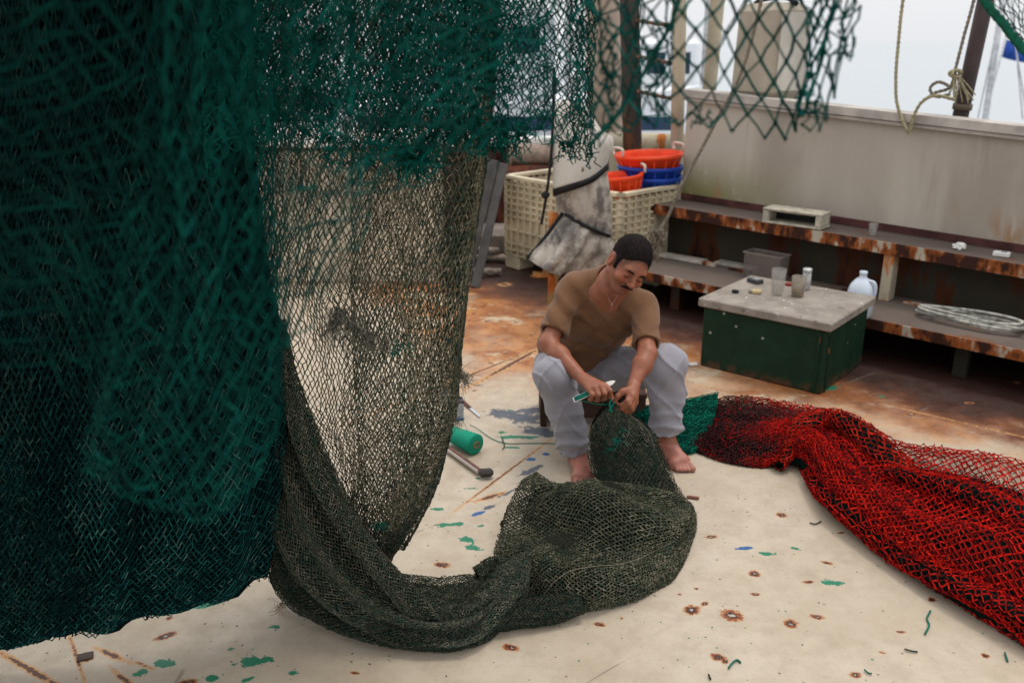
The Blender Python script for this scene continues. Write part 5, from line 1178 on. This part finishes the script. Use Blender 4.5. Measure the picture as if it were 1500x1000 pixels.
# ------------------------------------------------------------------ tangled teal net bunched across the top
tn = empty('bunched_net', (0, 2.2, 2), 'teal net bunched under the boom with a frayed ragged lower edge, behind the blurred net', 'net')
nt_ = NetB()
def top_surf(x0, x1, yb, Yd, seed, amp=.03):
    xs = np.linspace(x0, x1, 7); R = []
    for k in range(6): R.append([atY(x, -90 + (yb(x) + 90) * k / 5., Yd + .05 * math.sin(x * .02 + k)) for x in xs])
    return Surf(R, lambda u, v: amp * vnoise(u, v, 3.5, 1.2, seed))
rag = lambda seed, e: (lambda u, v: v < 1 - e * (.5 + .5 * vnoise(u, u * 0, 9, 0, seed)) - .0)
nt_.net(top_surf(320, 870, lambda x: np.interp(x, [320, 450, 600, 760, 870], [210, 250, 230, 215, 235]), 2.15, 91), 66, 44, .0015, TEAL, .4, keep=rag(1, .25), sag=.08)
nt_.net(top_surf(330, 800, lambda x: np.interp(x, [320, 450, 600, 700, 800], [190, 240, 262, 205, 160]), 2.05, 92), 52, 34, .0016, TEAL, .5, keep=rag(2, .3), sag=.10)
nt_.net(top_surf(320, 760, lambda x: np.interp(x, [320, 450, 600, 700, 800], [230, 200, 270, 190, 120]), 2.25, 93), 60, 44, .0015, TEAL, .4, keep=rag(3, .3), sag=.08)
nt_.net(top_surf(300, 520, lambda x: np.interp(x, [300, 400, 520], [330, 260, 215]), 2.0, 97, .04), 36, 44, .0017, TEAL, .5, keep=rag(9, .3), sag=.1)
nt_.net(top_surf(560, 740, lambda x: 255, 2.1, 94, .04), 26, 36, .0016, TEAL, .5, keep=rag(3, .4), sag=.1)
nt_.net(top_surf(690, 872, lambda x: np.interp(x, [690, 800, 872], [150, 235, 240]), 2.2, 95, .02), 15, 34, .0016, TEAL, .25, keep=rag(5, .2), sag=.08)
nt_.net(top_surf(835, 868, lambda x: 245, 2.18, 96, .02), 7, 40, .0014, TEAL, .4, keep=rag(6, .12), sag=.12)
for (x0, x1, y0, y1, Yd, n, L) in ((480, 640, 195, 235, 2.1, 160, .09), (585, 625, 215, 245, 2.05, 140, .09), (640, 800, 170, 205, 2.1, 260, .07), (700, 760, 185, 225, 2.0, 120, .06), (820, 870, 205, 230, 2.2, 80, .045), (340, 480, 150, 200, 2.1, 120, .08)):
    c = np.array([atY(random.uniform(x0, x1), random.uniform(y0, y1), Yd + random.uniform(-.03, .03)) for _ in range(90)]); nt_.hairs(c, n, L, .0016, TEAL, .35, .6)
nt_.build('netting', tn)

# added net bundles, unseen above the frame, put there to shade the left deck
an = empty('added_shade_net', (-1.4, 1.3, 2.6), 'unseen dark net bundles added overhead to shade the left of the deck', 'net')
na = NetB()
for (x0, y0, z0, x1, y1, z1, r_) in ((-2.6, 2.5, 2.8, -.1, 2.4, 2.6, .30), (-3.2, 1.9, 2.75, .3, 1.7, 2.55, .34), (-3.0, 1.1, 2.7, -.1, .9, 2.5, .34), (-2.8, .4, 2.75, -.4, .2, 2.6, .30)):
    P_ = spline([(x0, y0, z0), ((x0 + x1) / 2, (y0 + y1) / 2, z0 - .2), (x1, y1, z1)], 8)
    G = [[p_ + r_ * (1 + .15 * math.sin(i * .8)) * np.array([0, math.cos(a), .55 * math.sin(a)]) for a in np.linspace(0, 2 * math.pi, 10, endpoint=False)] for i, p_ in enumerate(P_)]
    S = Surf(G, lambda u, v: .04 * vnoise(u, v, 4, 3, 140), True); na.net(S, 60, 130, .002, TEAL, .3)
    grid_mesh(S, 30, 30, -.05, 'packed_shaded_core', M['dark_core_green'], an)
na.build('netting', an)

# ------------------------------------------------------------------ near net, out of focus
fn = empty('foreground_net', (0, .9, 2), 'bright teal wide mesh net hanging closest, blurred, ragged lower edge', 'net')
nf = NetB()
X9 = [-80, 60, 180, 290, 390, 450, 520, 600, 700, 800]
bt = dict(zip(X9, [470, 560, 730, 770, 690, 520, 390, 290, 235, 215]))
Yf = lambda x: np.interp(x, [-80, 400, 800, 1250], [.86, .98, 1.25, 1.45])
R = [[atY(x, -90 + (bt[x] + 90) * k / 6., Yf(x)) for x in X9] for k in range(7)]
f1 = Surf(R, lambda u, v: .022 * vnoise(u, v, 4, 1., 101))
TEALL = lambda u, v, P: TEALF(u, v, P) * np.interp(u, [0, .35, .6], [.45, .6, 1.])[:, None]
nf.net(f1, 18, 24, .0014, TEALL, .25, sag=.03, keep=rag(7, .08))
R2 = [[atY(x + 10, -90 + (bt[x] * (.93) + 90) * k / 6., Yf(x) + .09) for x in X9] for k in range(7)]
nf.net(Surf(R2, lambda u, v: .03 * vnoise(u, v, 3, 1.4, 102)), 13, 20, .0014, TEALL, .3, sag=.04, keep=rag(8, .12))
# hanging lobe
lob = Surf([[atY(225, -80, .95), atY(270, -80, .92), atY(320, -80, .92), atY(370, -80, .96)], [atY(212, 200, .95), atY(260, 200, .92), atY(330, 200, .92), atY(400, 200, .96)], [atY(170, 420, .95), atY(250, 420, .91), atY(330, 420, .91), atY(405, 420, .96)],
            [atY(130, 600, .95), atY(220, 620, .91), atY(320, 620, .91), atY(405, 590, .96)], [atY(118, 690, .95), atY(200, 735, .91), atY(300, 765, .91), atY(385, 700, .96)]], lambda u, v: .015 * vnoise(u, v, 3, 2, 103))
nf.net(lob, 11, 34, .0013, TEALF, .3, sag=.05)
# nearly horizontal hanging lines at the far left
for k in range(18):
    y = -40 + k * 32 + random.uniform(-8, 8); p0 = atY(-90, y + 30 + random.uniform(-10, 20), .95); p1 = atY(random.uniform(150, 330), y - 15 + random.uniform(-25, 25), 1.0); m_ = (p0 + p1) / 2 + [0, 0, -.012]
    Pp = spline([p0, m_, p1], 6); cc = TEALF(np.zeros(len(Pp) - 1), np.zeros(len(Pp) - 1), Pp[:-1]) * .5; nf.put(*strand_boxes(Pp[:-1], Pp[1:], np.full(len(Pp) - 1, .0011), cc))
# wide open diamonds at the top right
xr = [800, 870, 940, 1010, 1080, 1150, 1215, 1252]; yr = [215, 205, 190, 185, 195, 205, 175, 60]
R3 = [[atY(x - (8 * k if i > 5 else 0), -90 + (yr[i] + 90) * k / 5., Yf(x) + (.03 if i == 4 else 0)) for i, x in enumerate(xr)] for k in range(6)]
wide = Surf(R3, lambda u, v: .012 * vnoise(u, v, 2.5, .6, 104))
nf.net(wide, 12, 10, .0023, TEALF, .14, sag=.03)
R4 = [[atY(x, -90 + (y_ + 90) * k / 4., Yf(x) + .12) for x, y_ in ((840, 215), (880, 215), (920, 190), (955, 170), (990, 190))] for k in range(5)]
nf.net(Surf(R4, lambda u, v: .03 * vnoise(u, v, 2.5, 1, 105)), 7, 12, .0017, TEALF, .5, sag=.08)
R5 = [[atY(x, -90 + (y_ + 90) * k / 4., Yf(x) - .06) for x, y_ in ((1178, 195), (1205, 185), (1228, 130), (1252, 40))] for k in range(5)]
nf.net(Surf(R5, lambda u, v: .03 * vnoise(u, v, 2.5, 1, 106)), 5, 11, .0018, TEALF, .5, sag=.10)
for (x0, x1, y0, y1, n, L) in ((1170, 1205, 130, 170, 26, .03), (1225, 1240, 20, 100, 14, .03), (1010, 1050, 160, 180, 14, .025), (880, 980, 20, 150, 30, .06)):
    c = np.array([atY(random.uniform(x0, x1), random.uniform(y0, y1), 1.38) for _ in range(40)]); nf.hairs(c, n, L, .0016, TEALF, .4, .6)
mb = MB(); P = spline([atY(860, 215, 1.32), atY(900, 175, 1.33), atY(935, 120, 1.34), atY(985, 30, 1.35), atY(1010, -60, 1.36)], 6); mb.tube(P, .003, 6); mb.tube(P + RNG.normal(0, .003, P.shape), .002, 5)
mb.build('hem_cord', simple('teal_cord', (.002, .06, .048), .8, .3, 100), fn, True)
nf.build('netting', fn)
# corner piece at the top right
cn = empty('corner_net', atY(1470, 20, 1.9), 'dark green net corner with thick roped edge at the top right', 'net')
mb = MB(); P = spline([atY(1425, -30, 1.9), atY(1447, 8, 1.9), atY(1470, 35, 1.9), atY(1490, 62, 1.9), atY(1525, 100, 1.9)], 8)
for k_ in range(3): mb.tube(P + np.c_[.004 * np.cos(np.arange(len(P)) * .8 + k_ * 2.1), 0 * P[:, 0], .004 * np.sin(np.arange(len(P)) * .8 + k_ * 2.1)], .0058, 6)
mb.build('edge_rope', simple('green_rope', (.003, .085, .05), .8, .3, 100), cn, True)
ncn = NetB(); ncn.net(Surf([[atY(1450, -60, 1.9), atY(1500, -60, 1.9), atY(1560, -60, 1.9)], [atY(1452, 5, 1.9), atY(1505, 0, 1.9), atY(1560, 0, 1.9)], [atY(1490, 58, 1.9), atY(1520, 60, 1.9), atY(1560, 60, 1.9)]]), 12, 12, .0011, pal([(.003, .03, .022), (.003, .05, .04)], [.5, .5]), .35, sag=.08); ncn.build('netting', cn)

# ------------------------------------------------------------------ red net on the deck
rn = empty('red_net', atZ(1250, 720), 'heap of red netting over dark green lining trailing across the deck to the right edge', 'net')
nr = NetB()
top_ = [(1035, 588, .03), (1080, 580, .05), (1130, 584, .05), (1190, 594, .06), (1250, 612, .06), (1310, 645, .05), (1380, 652, .03), (1450, 662, .02), (1530, 685, .02), (1610, 715, .02)]
bot_ = [(1008, 656, .006), (1060, 676, .006), (1115, 685, .006), (1168, 682, .006), (1195, 728, .006), (1250, 778, .006), (1320, 832, .006), (1400, 884, .006), (1505, 948, .006), (1610, 1010, .006)]
hgt = [.04, .10, .11, .13, .16, .17, .18, .17, .17, .16]
G = []
for (t_, b_, hh) in zip(top_, bot_, hgt):
    a = atZ(*t_); b = atZ(*b_); row = []
    for s_ in (0, .18, .38, .6, .82, 1):
        m_ = a * (1 - s_) + b * s_; m_[2] = max(.006, m_[2] + hh * math.sin(math.pi * s_) ** .7 * (1 if 0 < s_ < 1 else 0)); 
        if 0 < s_ < 1: m_[1] -= hh * .75 * math.sin(math.pi * s_)      # crown leans towards the viewer side
        row.append(m_)
    G.append(row)
# keep the silhouette: pull lower rows inside the drawn outline
G = np.array(G)
for i in range(len(G)):
    for j in range(1, 5):
        a = G[i, 0]; b = G[i, 5]; t = (0, .18, .38, .6, .82, 1)[j]; m_ = a * (1 - t) + b * t; z = .006 + hgt[i] * math.sin(math.pi * min(1, t * 1.02)) ** .8
        if i < 3: z *= .8
        px_a, px_b = np.array(top_[i][:2]), np.array(bot_[i][:2]); pp = px_a * (1 - t) + px_b * t; G[i, j] = atZ(pp[0], pp[1], z)
rfold = lambda u, v: .018 * np.sin(u * 9 + 5 * v + 2 * np.sin(v * 7)) * np.sin(np.pi * np.clip(u, 0, 1)) + .012 * vnoise(u, v, 3, 4, 111)
redS = Surf(G, rfold)
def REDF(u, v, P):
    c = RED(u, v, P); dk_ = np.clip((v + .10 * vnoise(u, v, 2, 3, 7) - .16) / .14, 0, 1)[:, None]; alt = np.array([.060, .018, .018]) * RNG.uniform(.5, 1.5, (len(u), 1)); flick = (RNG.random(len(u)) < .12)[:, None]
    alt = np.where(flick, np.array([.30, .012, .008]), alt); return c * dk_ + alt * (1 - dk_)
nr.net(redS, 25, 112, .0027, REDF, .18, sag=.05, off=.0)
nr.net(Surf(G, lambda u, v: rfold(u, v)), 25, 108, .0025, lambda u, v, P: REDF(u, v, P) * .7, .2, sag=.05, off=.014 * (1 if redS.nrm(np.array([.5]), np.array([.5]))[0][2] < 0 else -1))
LIN = pal([(.003, .013, .011), (.006, .028, .024), (.012, .04, .034)], [.5, .35, .15])
sgn = 1 if (redS.nrm(np.array([.5]), np.array([.5]))[0][2] < 0) else -1
nr2 = NetB(); nr2.net(redS, 60, 220, .0015, LIN, .3, off=.030 * sgn, keep=lambda u, v: (u > .13) | (v < .5)); nr2.build('lining_netting', rn)
GG = G.copy(); GG[..., 2] = np.maximum(.004, GG[..., 2] - .045); grid_mesh(Surf(GG), 24, 80, 0, 'packed_shaded_core', M['dark_core_green'], rn, .15, .97, .0, 1)
# bunched collar where the net is cinched
def roll2(nbx, path, rad, nu, nv, colf, r, seed, parent, coremat):
    P = spline(path, 5); m = len(P); R_ = np.interp(np.linspace(0, 1, m), np.linspace(0, 1, len(rad)), rad); T = np.gradient(P, axis=0); T /= np.linalg.norm(T, axis=1)[:, None]; N = np.cross(T[0], (.2, .9, .4)); N /= np.linalg.norm(N); Gx = []
    for i in range(m):
        N = N - T[i] * (N @ T[i]); N /= np.linalg.norm(N); B = np.cross(T[i], N); row = []
        for k in range(10):
            a = 2 * math.pi * k / 10; q_ = P[i] + R_[i] * (1 + .2 * math.sin(2 * a + i * .4)) * (N * math.cos(a) + B * math.sin(a)); q_[2] = max(q_[2], .004); row.append(q_)
        Gx.append(row)
    S = Surf(Gx, lambda u, v: R_.mean() * .14 * vnoise(u, v, 5, 3, seed), True); nbx.net(S, nu, nv, r, colf, .25, sag=.06)
    u, vv = np.meshgrid(np.linspace(0, 1, 17), np.linspace(0, 1, m)); Pm = S(u, vv, -R_.mean() * .25).reshape(-1, 3); i_, j_ = np.meshgrid(np.arange(16), np.arange(m - 1)); a = (j_ * 17 + i_).ravel()
    mesh('packed_shaded_core', Pm, np.stack([a, a + 1, a + 18, a + 17], 1), coremat, parent, True)
REDB = pal([(.22, .012, .008), (.50, .018, .008), (.62, .03, .012)], [.3, .4, .3])
roll2(nr, [atZ(1140, 682, .03), atZ(1160, 655, .08), atZ(1172, 628, .12), atZ(1205, 612, .14), atZ(1245, 625, .14), atZ(1290, 660, .14), atZ(1340, 700, .13)], [.03, .04, .045, .05, .05, .05, .04], 12, 50, REDB, .0026, 5, rn, M['dark_core_green'])
roll2(nr, [atZ(1190, 690, .05), atZ(1230, 740, .06), atZ(1300, 790, .07), atZ(1370, 835, .07), atZ(1450, 880, .07), atZ(1530, 930, .07)], [.04, .05, .055, .05, .05, .05], 12, 60, RED, .0026, 6, rn, M['dark_core_green'])
roll2(nr, [atZ(1300, 690, .14), atZ(1370, 715, .17), atZ(1440, 740, .17), atZ(1530, 770, .15)], [.04, .055, .06, .05], 12, 44, RED, .0026, 7, rn, M['dark_core_green'])
cc = redS(RNG.uniform(0, 1, 300), RNG.uniform(0, 1, 300)); nr.hairs(cc, 160, .03, .0018, REDF, -.3, .8)
nr.build('netting', rn)
gn = empty('green_net_end', atZ(1010, 625), 'bright green gathered net end running under the man\'s knee into the red heap', 'net')
ng = NetB(); gs = Surf(rows([[(925, 594, .10), (925, 606, .06), (925, 616, .02), (925, 622, .01)], [(970, 592, .10), (970, 612, .07), (968, 632, .03), (965, 645, .01)], [(1010, 584, .09), (1008, 610, .07), (1003, 640, .03), (998, 664, .008)], [(1052, 576, .07), (1048, 606, .06), (1035, 640, .03), (1018, 662, .008)]], ZZ), lambda u, v: .010 * vnoise(u, v, 4, 1, 121))
GRN = pal([(.002, .07, .045), (.004, .14, .09), (.006, .2, .13)], [.35, .4, .25]); ng.net(gs, 26, 32, .0016, GRN, .25, sag=.05); ng.net(gs, 24, 30, .0016, GRN, .3, off=.01); ng.net(gs, 24, 28, .0016, GRN, .3, off=-.01); ng.build('netting', gn); grid_mesh(gs, 10, 10, .0, 'packed_shaded_core', M['dark_core_green'], gn)

# ------------------------------------------------------------------ canvas cover hanging on the bin
cv = empty('canvas_cover', atY(850, 400, 5.5), 'stained grey canvas cover tied with cord and draped over the front of the bin', 'canvas')
def canvas_mat(name, c0, c1, c2, lo_=.4, hi_=.62):
    k = NM(name, .8, .2); f = k.noise(7, 6, .7); c = k.mix(k.ramp(f, lo_, hi_), c0, c1); c = k.mix(k.ramp(k.noise(4, 5, .7), .55, .68), c, c2); k.color(c); k.bump(k.noise(16, 5), .3, .01); return k.m
CM = canvas_mat('canvas_stained', (.46, .41, .35), (.15, .13, .115), (.07, .062, .057)); CL = canvas_mat('canvas_pale', (.58, .54, .48), (.50, .46, .40), (.40, .36, .30), .5, .7)
def cloth(S, nu, nv, mat, name, th=.008):
    o = grid_mesh(S, nu, nv, 0, name, mat, cv); md = o.modifiers.new('s', 'SOLIDIFY'); md.thickness = th; return o
yv = 5.62
top_s = Surf(rows([[(815, 150, yv), (850, 150, yv - .1), (880, 190, yv - .06), (896, 200, yv)], [(812, 200, yv - .1), (845, 205, yv - .18), (878, 208, yv - .12), (897, 212, yv)], [(811, 245, yv - .1), (842, 245, yv - .2), (872, 232, yv - .14), (893, 226, yv)], [(811, 277, yv - .1), (840, 268, yv - .2), (866, 258, yv - .14), (888, 240, yv)]], YY))
cloth(top_s, 20, 20, CL, 'upper_flap')
hm_ = Surf(rows([[(811, 277, yv - .1), (840, 268, yv - .2), (866, 258, yv - .14), (888, 240, yv)], [(812, 287, yv - .08), (841, 277, yv - .19), (868, 266, yv - .13), (890, 247, yv)]], YY)); cloth(hm_, 20, 3, M['black'], 'hem', .012)
body_s = Surf(rows([[(816, 272, yv), (840, 270, yv - .1), (866, 258, yv - .1), (887, 244, yv)], [(818, 300, yv), (842, 298, yv - .12), (868, 295, yv - .12), (893, 290, yv)], [(826, 322, yv), (845, 325, yv - .1), (868, 330, yv - .1), (894, 338, yv)], [(838, 332, yv), (855, 338, yv - .06), (876, 346, yv - .06), (895, 352, yv)]], YY), lambda u, v: .02 * vnoise(u, v, 3, 1, 131))
cloth(body_s, 30, 30, CM, 'body')
sk_s = Surf(rows([[(826, 312, yv - .02), (845, 322, yv - .1), (868, 336, yv - .1), (894, 350, yv)], [(806, 338, yv - .04), (832, 342, yv - .16), (862, 354, yv - .14), (896, 362, yv)], [(786, 364, yv - .06), (818, 372, yv - .2), (850, 378, yv - .16), (885, 374, yv)], [(772, 378, yv - .06), (800, 396, yv - .2), (830, 404, yv - .16), (868, 392, yv)]], YY), lambda u, v: .035 * vnoise(u, v, 3.2, .4, 132) * (.3 + v))
cloth(sk_s, 40, 30, CM, 'skirt')
mb = MB(); mb.tube(spline([atY(893, 346, yv - .03), atY(868, 336, yv - .13), atY(848, 326, yv - .13), atY(828, 314, yv - .05)], 6), .012, 6); mb.build('tie_cord', M['black'], cv, True)
mb = MB(); mb.tube(spline([atY(772, 379, yv - .06), atY(798, 348, yv - .06), atY(824, 312, yv - .04)], 6), .012, 6); mb.build('edge_piping', M['black'], cv, True)
mb = MB(); mb.lathe(atY(852, 248, yv - .2), [(.007, -.002), (.016, -.002), (.016, .004), (.007, .004)], 14, np.array([(1, 0, 0), (0, 0, 1), (0, -1, 0.)])); mb.build('grommet', simple('brass', (.25, .2, .13), .4, metal=.5), cv, True)
o = empty('dark_cord', atY(808, 230, 5.5), 'thin dark cord with a knot hanging down the bin left of the canvas', 'cord')
mb = MB(); mb.tube(spline([atY(812, 100, 5.5), atY(809, 200, 5.5), atY(804, 260, 5.5), atY(798, 300, 5.5), atY(793, 328, 5.5)], 6), .010, 6); mb.build('cord', M['black'], o, True)
mb = MB(); mb.lathe(atY(799, 286, 5.48), [(.001, -.03), (.025, -.01), (.028, .01), (.001, .03)], 10); mb.build('knot', M['black'], o, True)
mb = MB(); a = atY(812, 300, 5.75); mb.tube([ground(a, .0), ground(a, a[2] - .05)], .035, 12); tag(mb.build('rusty_stub', rusty('stub_rust', (.45, .33, .16), .6, 6), smooth=True), 'short orange rusted pipe stub standing before the bin under the canvas', 'pipe')
mb = MB(); a = atZ(801, 404); mb.box(a + [0, 0, .08], (.06, .06, .16), None, .008); mb.box(a + [0, 0, .01], (.22, .16, .02), None, .006); tag(mb.build('deck_bracket', rusty('bracket_rust', (.5, .3, .12), .55, 8)), 'small yellowed rusty bracket on the deck below the canvas skirt', 'bracket')

# ------------------------------------------------------------------ twine spool, knife, scraper, box
a = atZ(664, 636, .05); b = atZ(698, 651, .05); a = b + (a - b) / np.linalg.norm(a - b) * .17
o = empty('twine_spool', ground((a + b) / 2, 0), 'fat cone of bright green twine lying on its side on the deck', 'spool'); d = b - a; L = np.linalg.norm(d); A = axes(d); A2 = np.array([A[1], A[2], A[0]])
pf = [(.018, 0), (.036, .002)] + [(.036 + .012 * t + .0012 * (i % 2), .004 + (L - .012) * t) for i, t in enumerate(np.linspace(0, 1, 40))] + [(.045, L - .003), (.016, L)]
base_c = a.copy(); base_c[2] = .049
mb = MB(); mb.lathe(base_c, pf, 28, A2); mb.build('wound_twine', simple('spool_green', (.006, .26, .16), .75, .25, 260, .3), o, True)
mb = MB(); mb.lathe(base_c + A[0] * (L - .02), [(.0165, 0), (.0165, .023), (.011, .023), (.011, .004), (.001, .004)], 18, A2); mb.build('core', simple('cardboard', (.36, .16, .07), .8), o, True)
rope('twine_strand', [atZ(688, 622, .03), atZ(700, 628, .008), atZ(722, 643, .003), atZ(742, 649, .003), atZ(770, 649, .003), atZ(806, 649, .003), atZ(812, 650, .003)], .0022, TG, 'thin green twine running from the spool to the man\'s foot', 8, 'twine')
# scraper / mallet with wood handle
a, b = atZ(655, 655, .02), atZ(704, 690, .02)
o = empty('mallet', ground(a, 0), 'small mallet with dark rubber head and brown handle lying on the deck', 'mallet'); A = axes(b - a)
mb = MB(); mb.box((a + b) / 2, (np.linalg.norm(b - a), .022, .020), A, .006); mb.build('handle', simple('handle_brown', (.13, .055, .04), .4, .3, 30), o)
mb = MB(); mb.box((a + b) / 2 + A[1] * -.013, (np.linalg.norm(b - a), .006, .016), A, .002); mb.build('metal_strip', simple('strip_metal', (.5, .45, .42), .3, .1, metal=.5), o)
hc = atZ(712, 692, .024); mb = MB(); mb.box(hc, (.062, .042, .034), axes((1, .15, 0)), .012); mb.build('head', simple('rubber_head', (.045, .038, .036), .6, .2), o)
a, b = atZ(676, 586, .008), atZ(702, 609, .006); o = empty('knife', ground(a, 0), 'small knife with brown handle lying near the twine spool', 'knife'); A = axes(b - a); m_ = a * .5 + b * .5
mb = MB(); mb.box(a * .75 + b * .25, (np.linalg.norm(b - a) * .5, .02, .014), A, .005); mb.build('handle', simple('knife_brown', (.10, .03, .025), .4), o)
mb = MB(); c0 = m_; V = [c0 - A[1] * .008, c0 + A[1] * .008, b + A[1] * .006, b + A[0] * .012 - A[1] * .006, b - A[1] * .008 * .8]; V = [q_ + A[2] * .001 for q_ in V] + [q_ - A[2] * .001 for q_ in V]
mb.add(V, [(0, 1, 2, 3, 4), (9, 8, 7, 6, 5)] + [(i, (i + 5), (i + 1) % 5 + 5, (i + 1) % 5) for i in range(5)]); mb.build('blade', simple('blade_steel', (.55, .56, .6), .25, .1, metal=.7), o)
c = atZ(668, 612, .0); o = empty('small_box', c, 'small pale open topped box with dark rim half hidden by the olive net edge', 'box'); A = axes((1, .2, 0))
mb = MB()
for sg in (-1, 1): mb.box(c + A[1] * sg * .03 + A[2] * .045, (.064, .003, .09), A); mb.box(c + A[0] * sg * .033 + A[2] * .045, (.003, .062, .09), A)
mb.box(c + A[2] * .003, (.06, .055, .004), A); mb.build('walls', simple('pale_box', (.45, .48, .52), .4), o)
mb = MB()
for sg in (-1, 1): mb.box(c + A[1] * sg * .031 + A[2] * .094, (.072, .006, .008), A); mb.box(c + A[0] * sg * .035 + A[2] * .094, (.006, .055, .008), A)
mb.build('rim', simple('dark_rim', (.05, .02, .02), .4), o)
mb = MB(); mb.box(c + A[2] * .006 - A[1] * .034, (.07, .008, .012), A); mb.build('blue_base', simple('blue_base', (.02, .12, .25), .4), o)
p = atZ(1012, 536, .0); o = empty('plastic_scrap', p, 'tiny white and blue plastic scrap on the deck beside the man\'s knee', 'scrap')
mb = MB(); mb.box(p + [.012, 0, .01], (.05, .025, .018), axes((1, .3, 0), (0, .2, 1)), .005); mb.build('white_part', M['white'], o); mb = MB(); mb.box(p + [-.03, 0, .01], (.035, .03, .016), axes((1, -.3, 0)), .004); mb.build('blue_part', simple('scrap_blue', (.03, .03, .2), .4), o)
# loose twine scraps on the deck
def scrap(pts, r, mat, label): 
    mb = MB(); mb.tube(spline([atZ(x, y, .004 + random.random() * .004) for x, y in pts], 6), r, 6); tag(mb.build('twine_scrap', mat, smooth=True), label, 'twine scrap', 'twine scraps scattered on the deck')
SG = simple('scrap_green', (.006, .12, .08), .8); SDk = simple('scrap_dark', (.03, .045, .035), .8)
scrap([(1363, 894), (1358, 905), (1361, 915), (1355, 928)], .003, SG, 'longest green twine scrap, lying below the red heap')
scrap([(1186, 765), (1194, 767), (1203, 763)], .0026, SDk, 'dark twine scrap above the patch of rust spots beside the red heap')
scrap([(1325, 950), (1336, 953), (1344, 954)], .0026, SDk, 'short dark twine scrap below the longest green one')
scrap([(1067, 978), (1073, 970), (1080, 966), (1085, 970)], .003, SG, 'curled green twine scrap near the bottom centre right of the photo')
scrap([(1266, 980), (1272, 985), (1277, 986)], .0026, SG, 'small green twine scrap at the bottom edge right of centre')
scrap([(1472, 955), (1476, 968)], .003, SG, 'thin green thread scrap near the bottom right corner')
scrap([(1038, 987), (1041, 994)], .003, SDk, 'tiny dark thread scrap at the bottom edge left of the curled one')
scrap([(735, 640), (739, 652), (736, 658)], .0025, SDk, 'dark thread end beside the running green twine')
p = atZ(125, 962); mb = MB(); mb.box(p + [0, 0, .003], (.045, .035, .005), axes((1, .4, 0)), .002); tag(mb.build('paint_chip', simple('chip_brown', (.06, .04, .03), .6)), 'flat brown paint chip on the deck at the bottom left', 'paint chip')
p = atZ(1015, 728, .006); mb = MB(); mb.box(p, (.05, .018, .006), axes((1, -.3, 0)), .003); tag(mb.build('leaf', simple('leaf_rust', (.14, .05, .03), .7)), 'small rust brown leaf beside the olive heap', 'leaf')
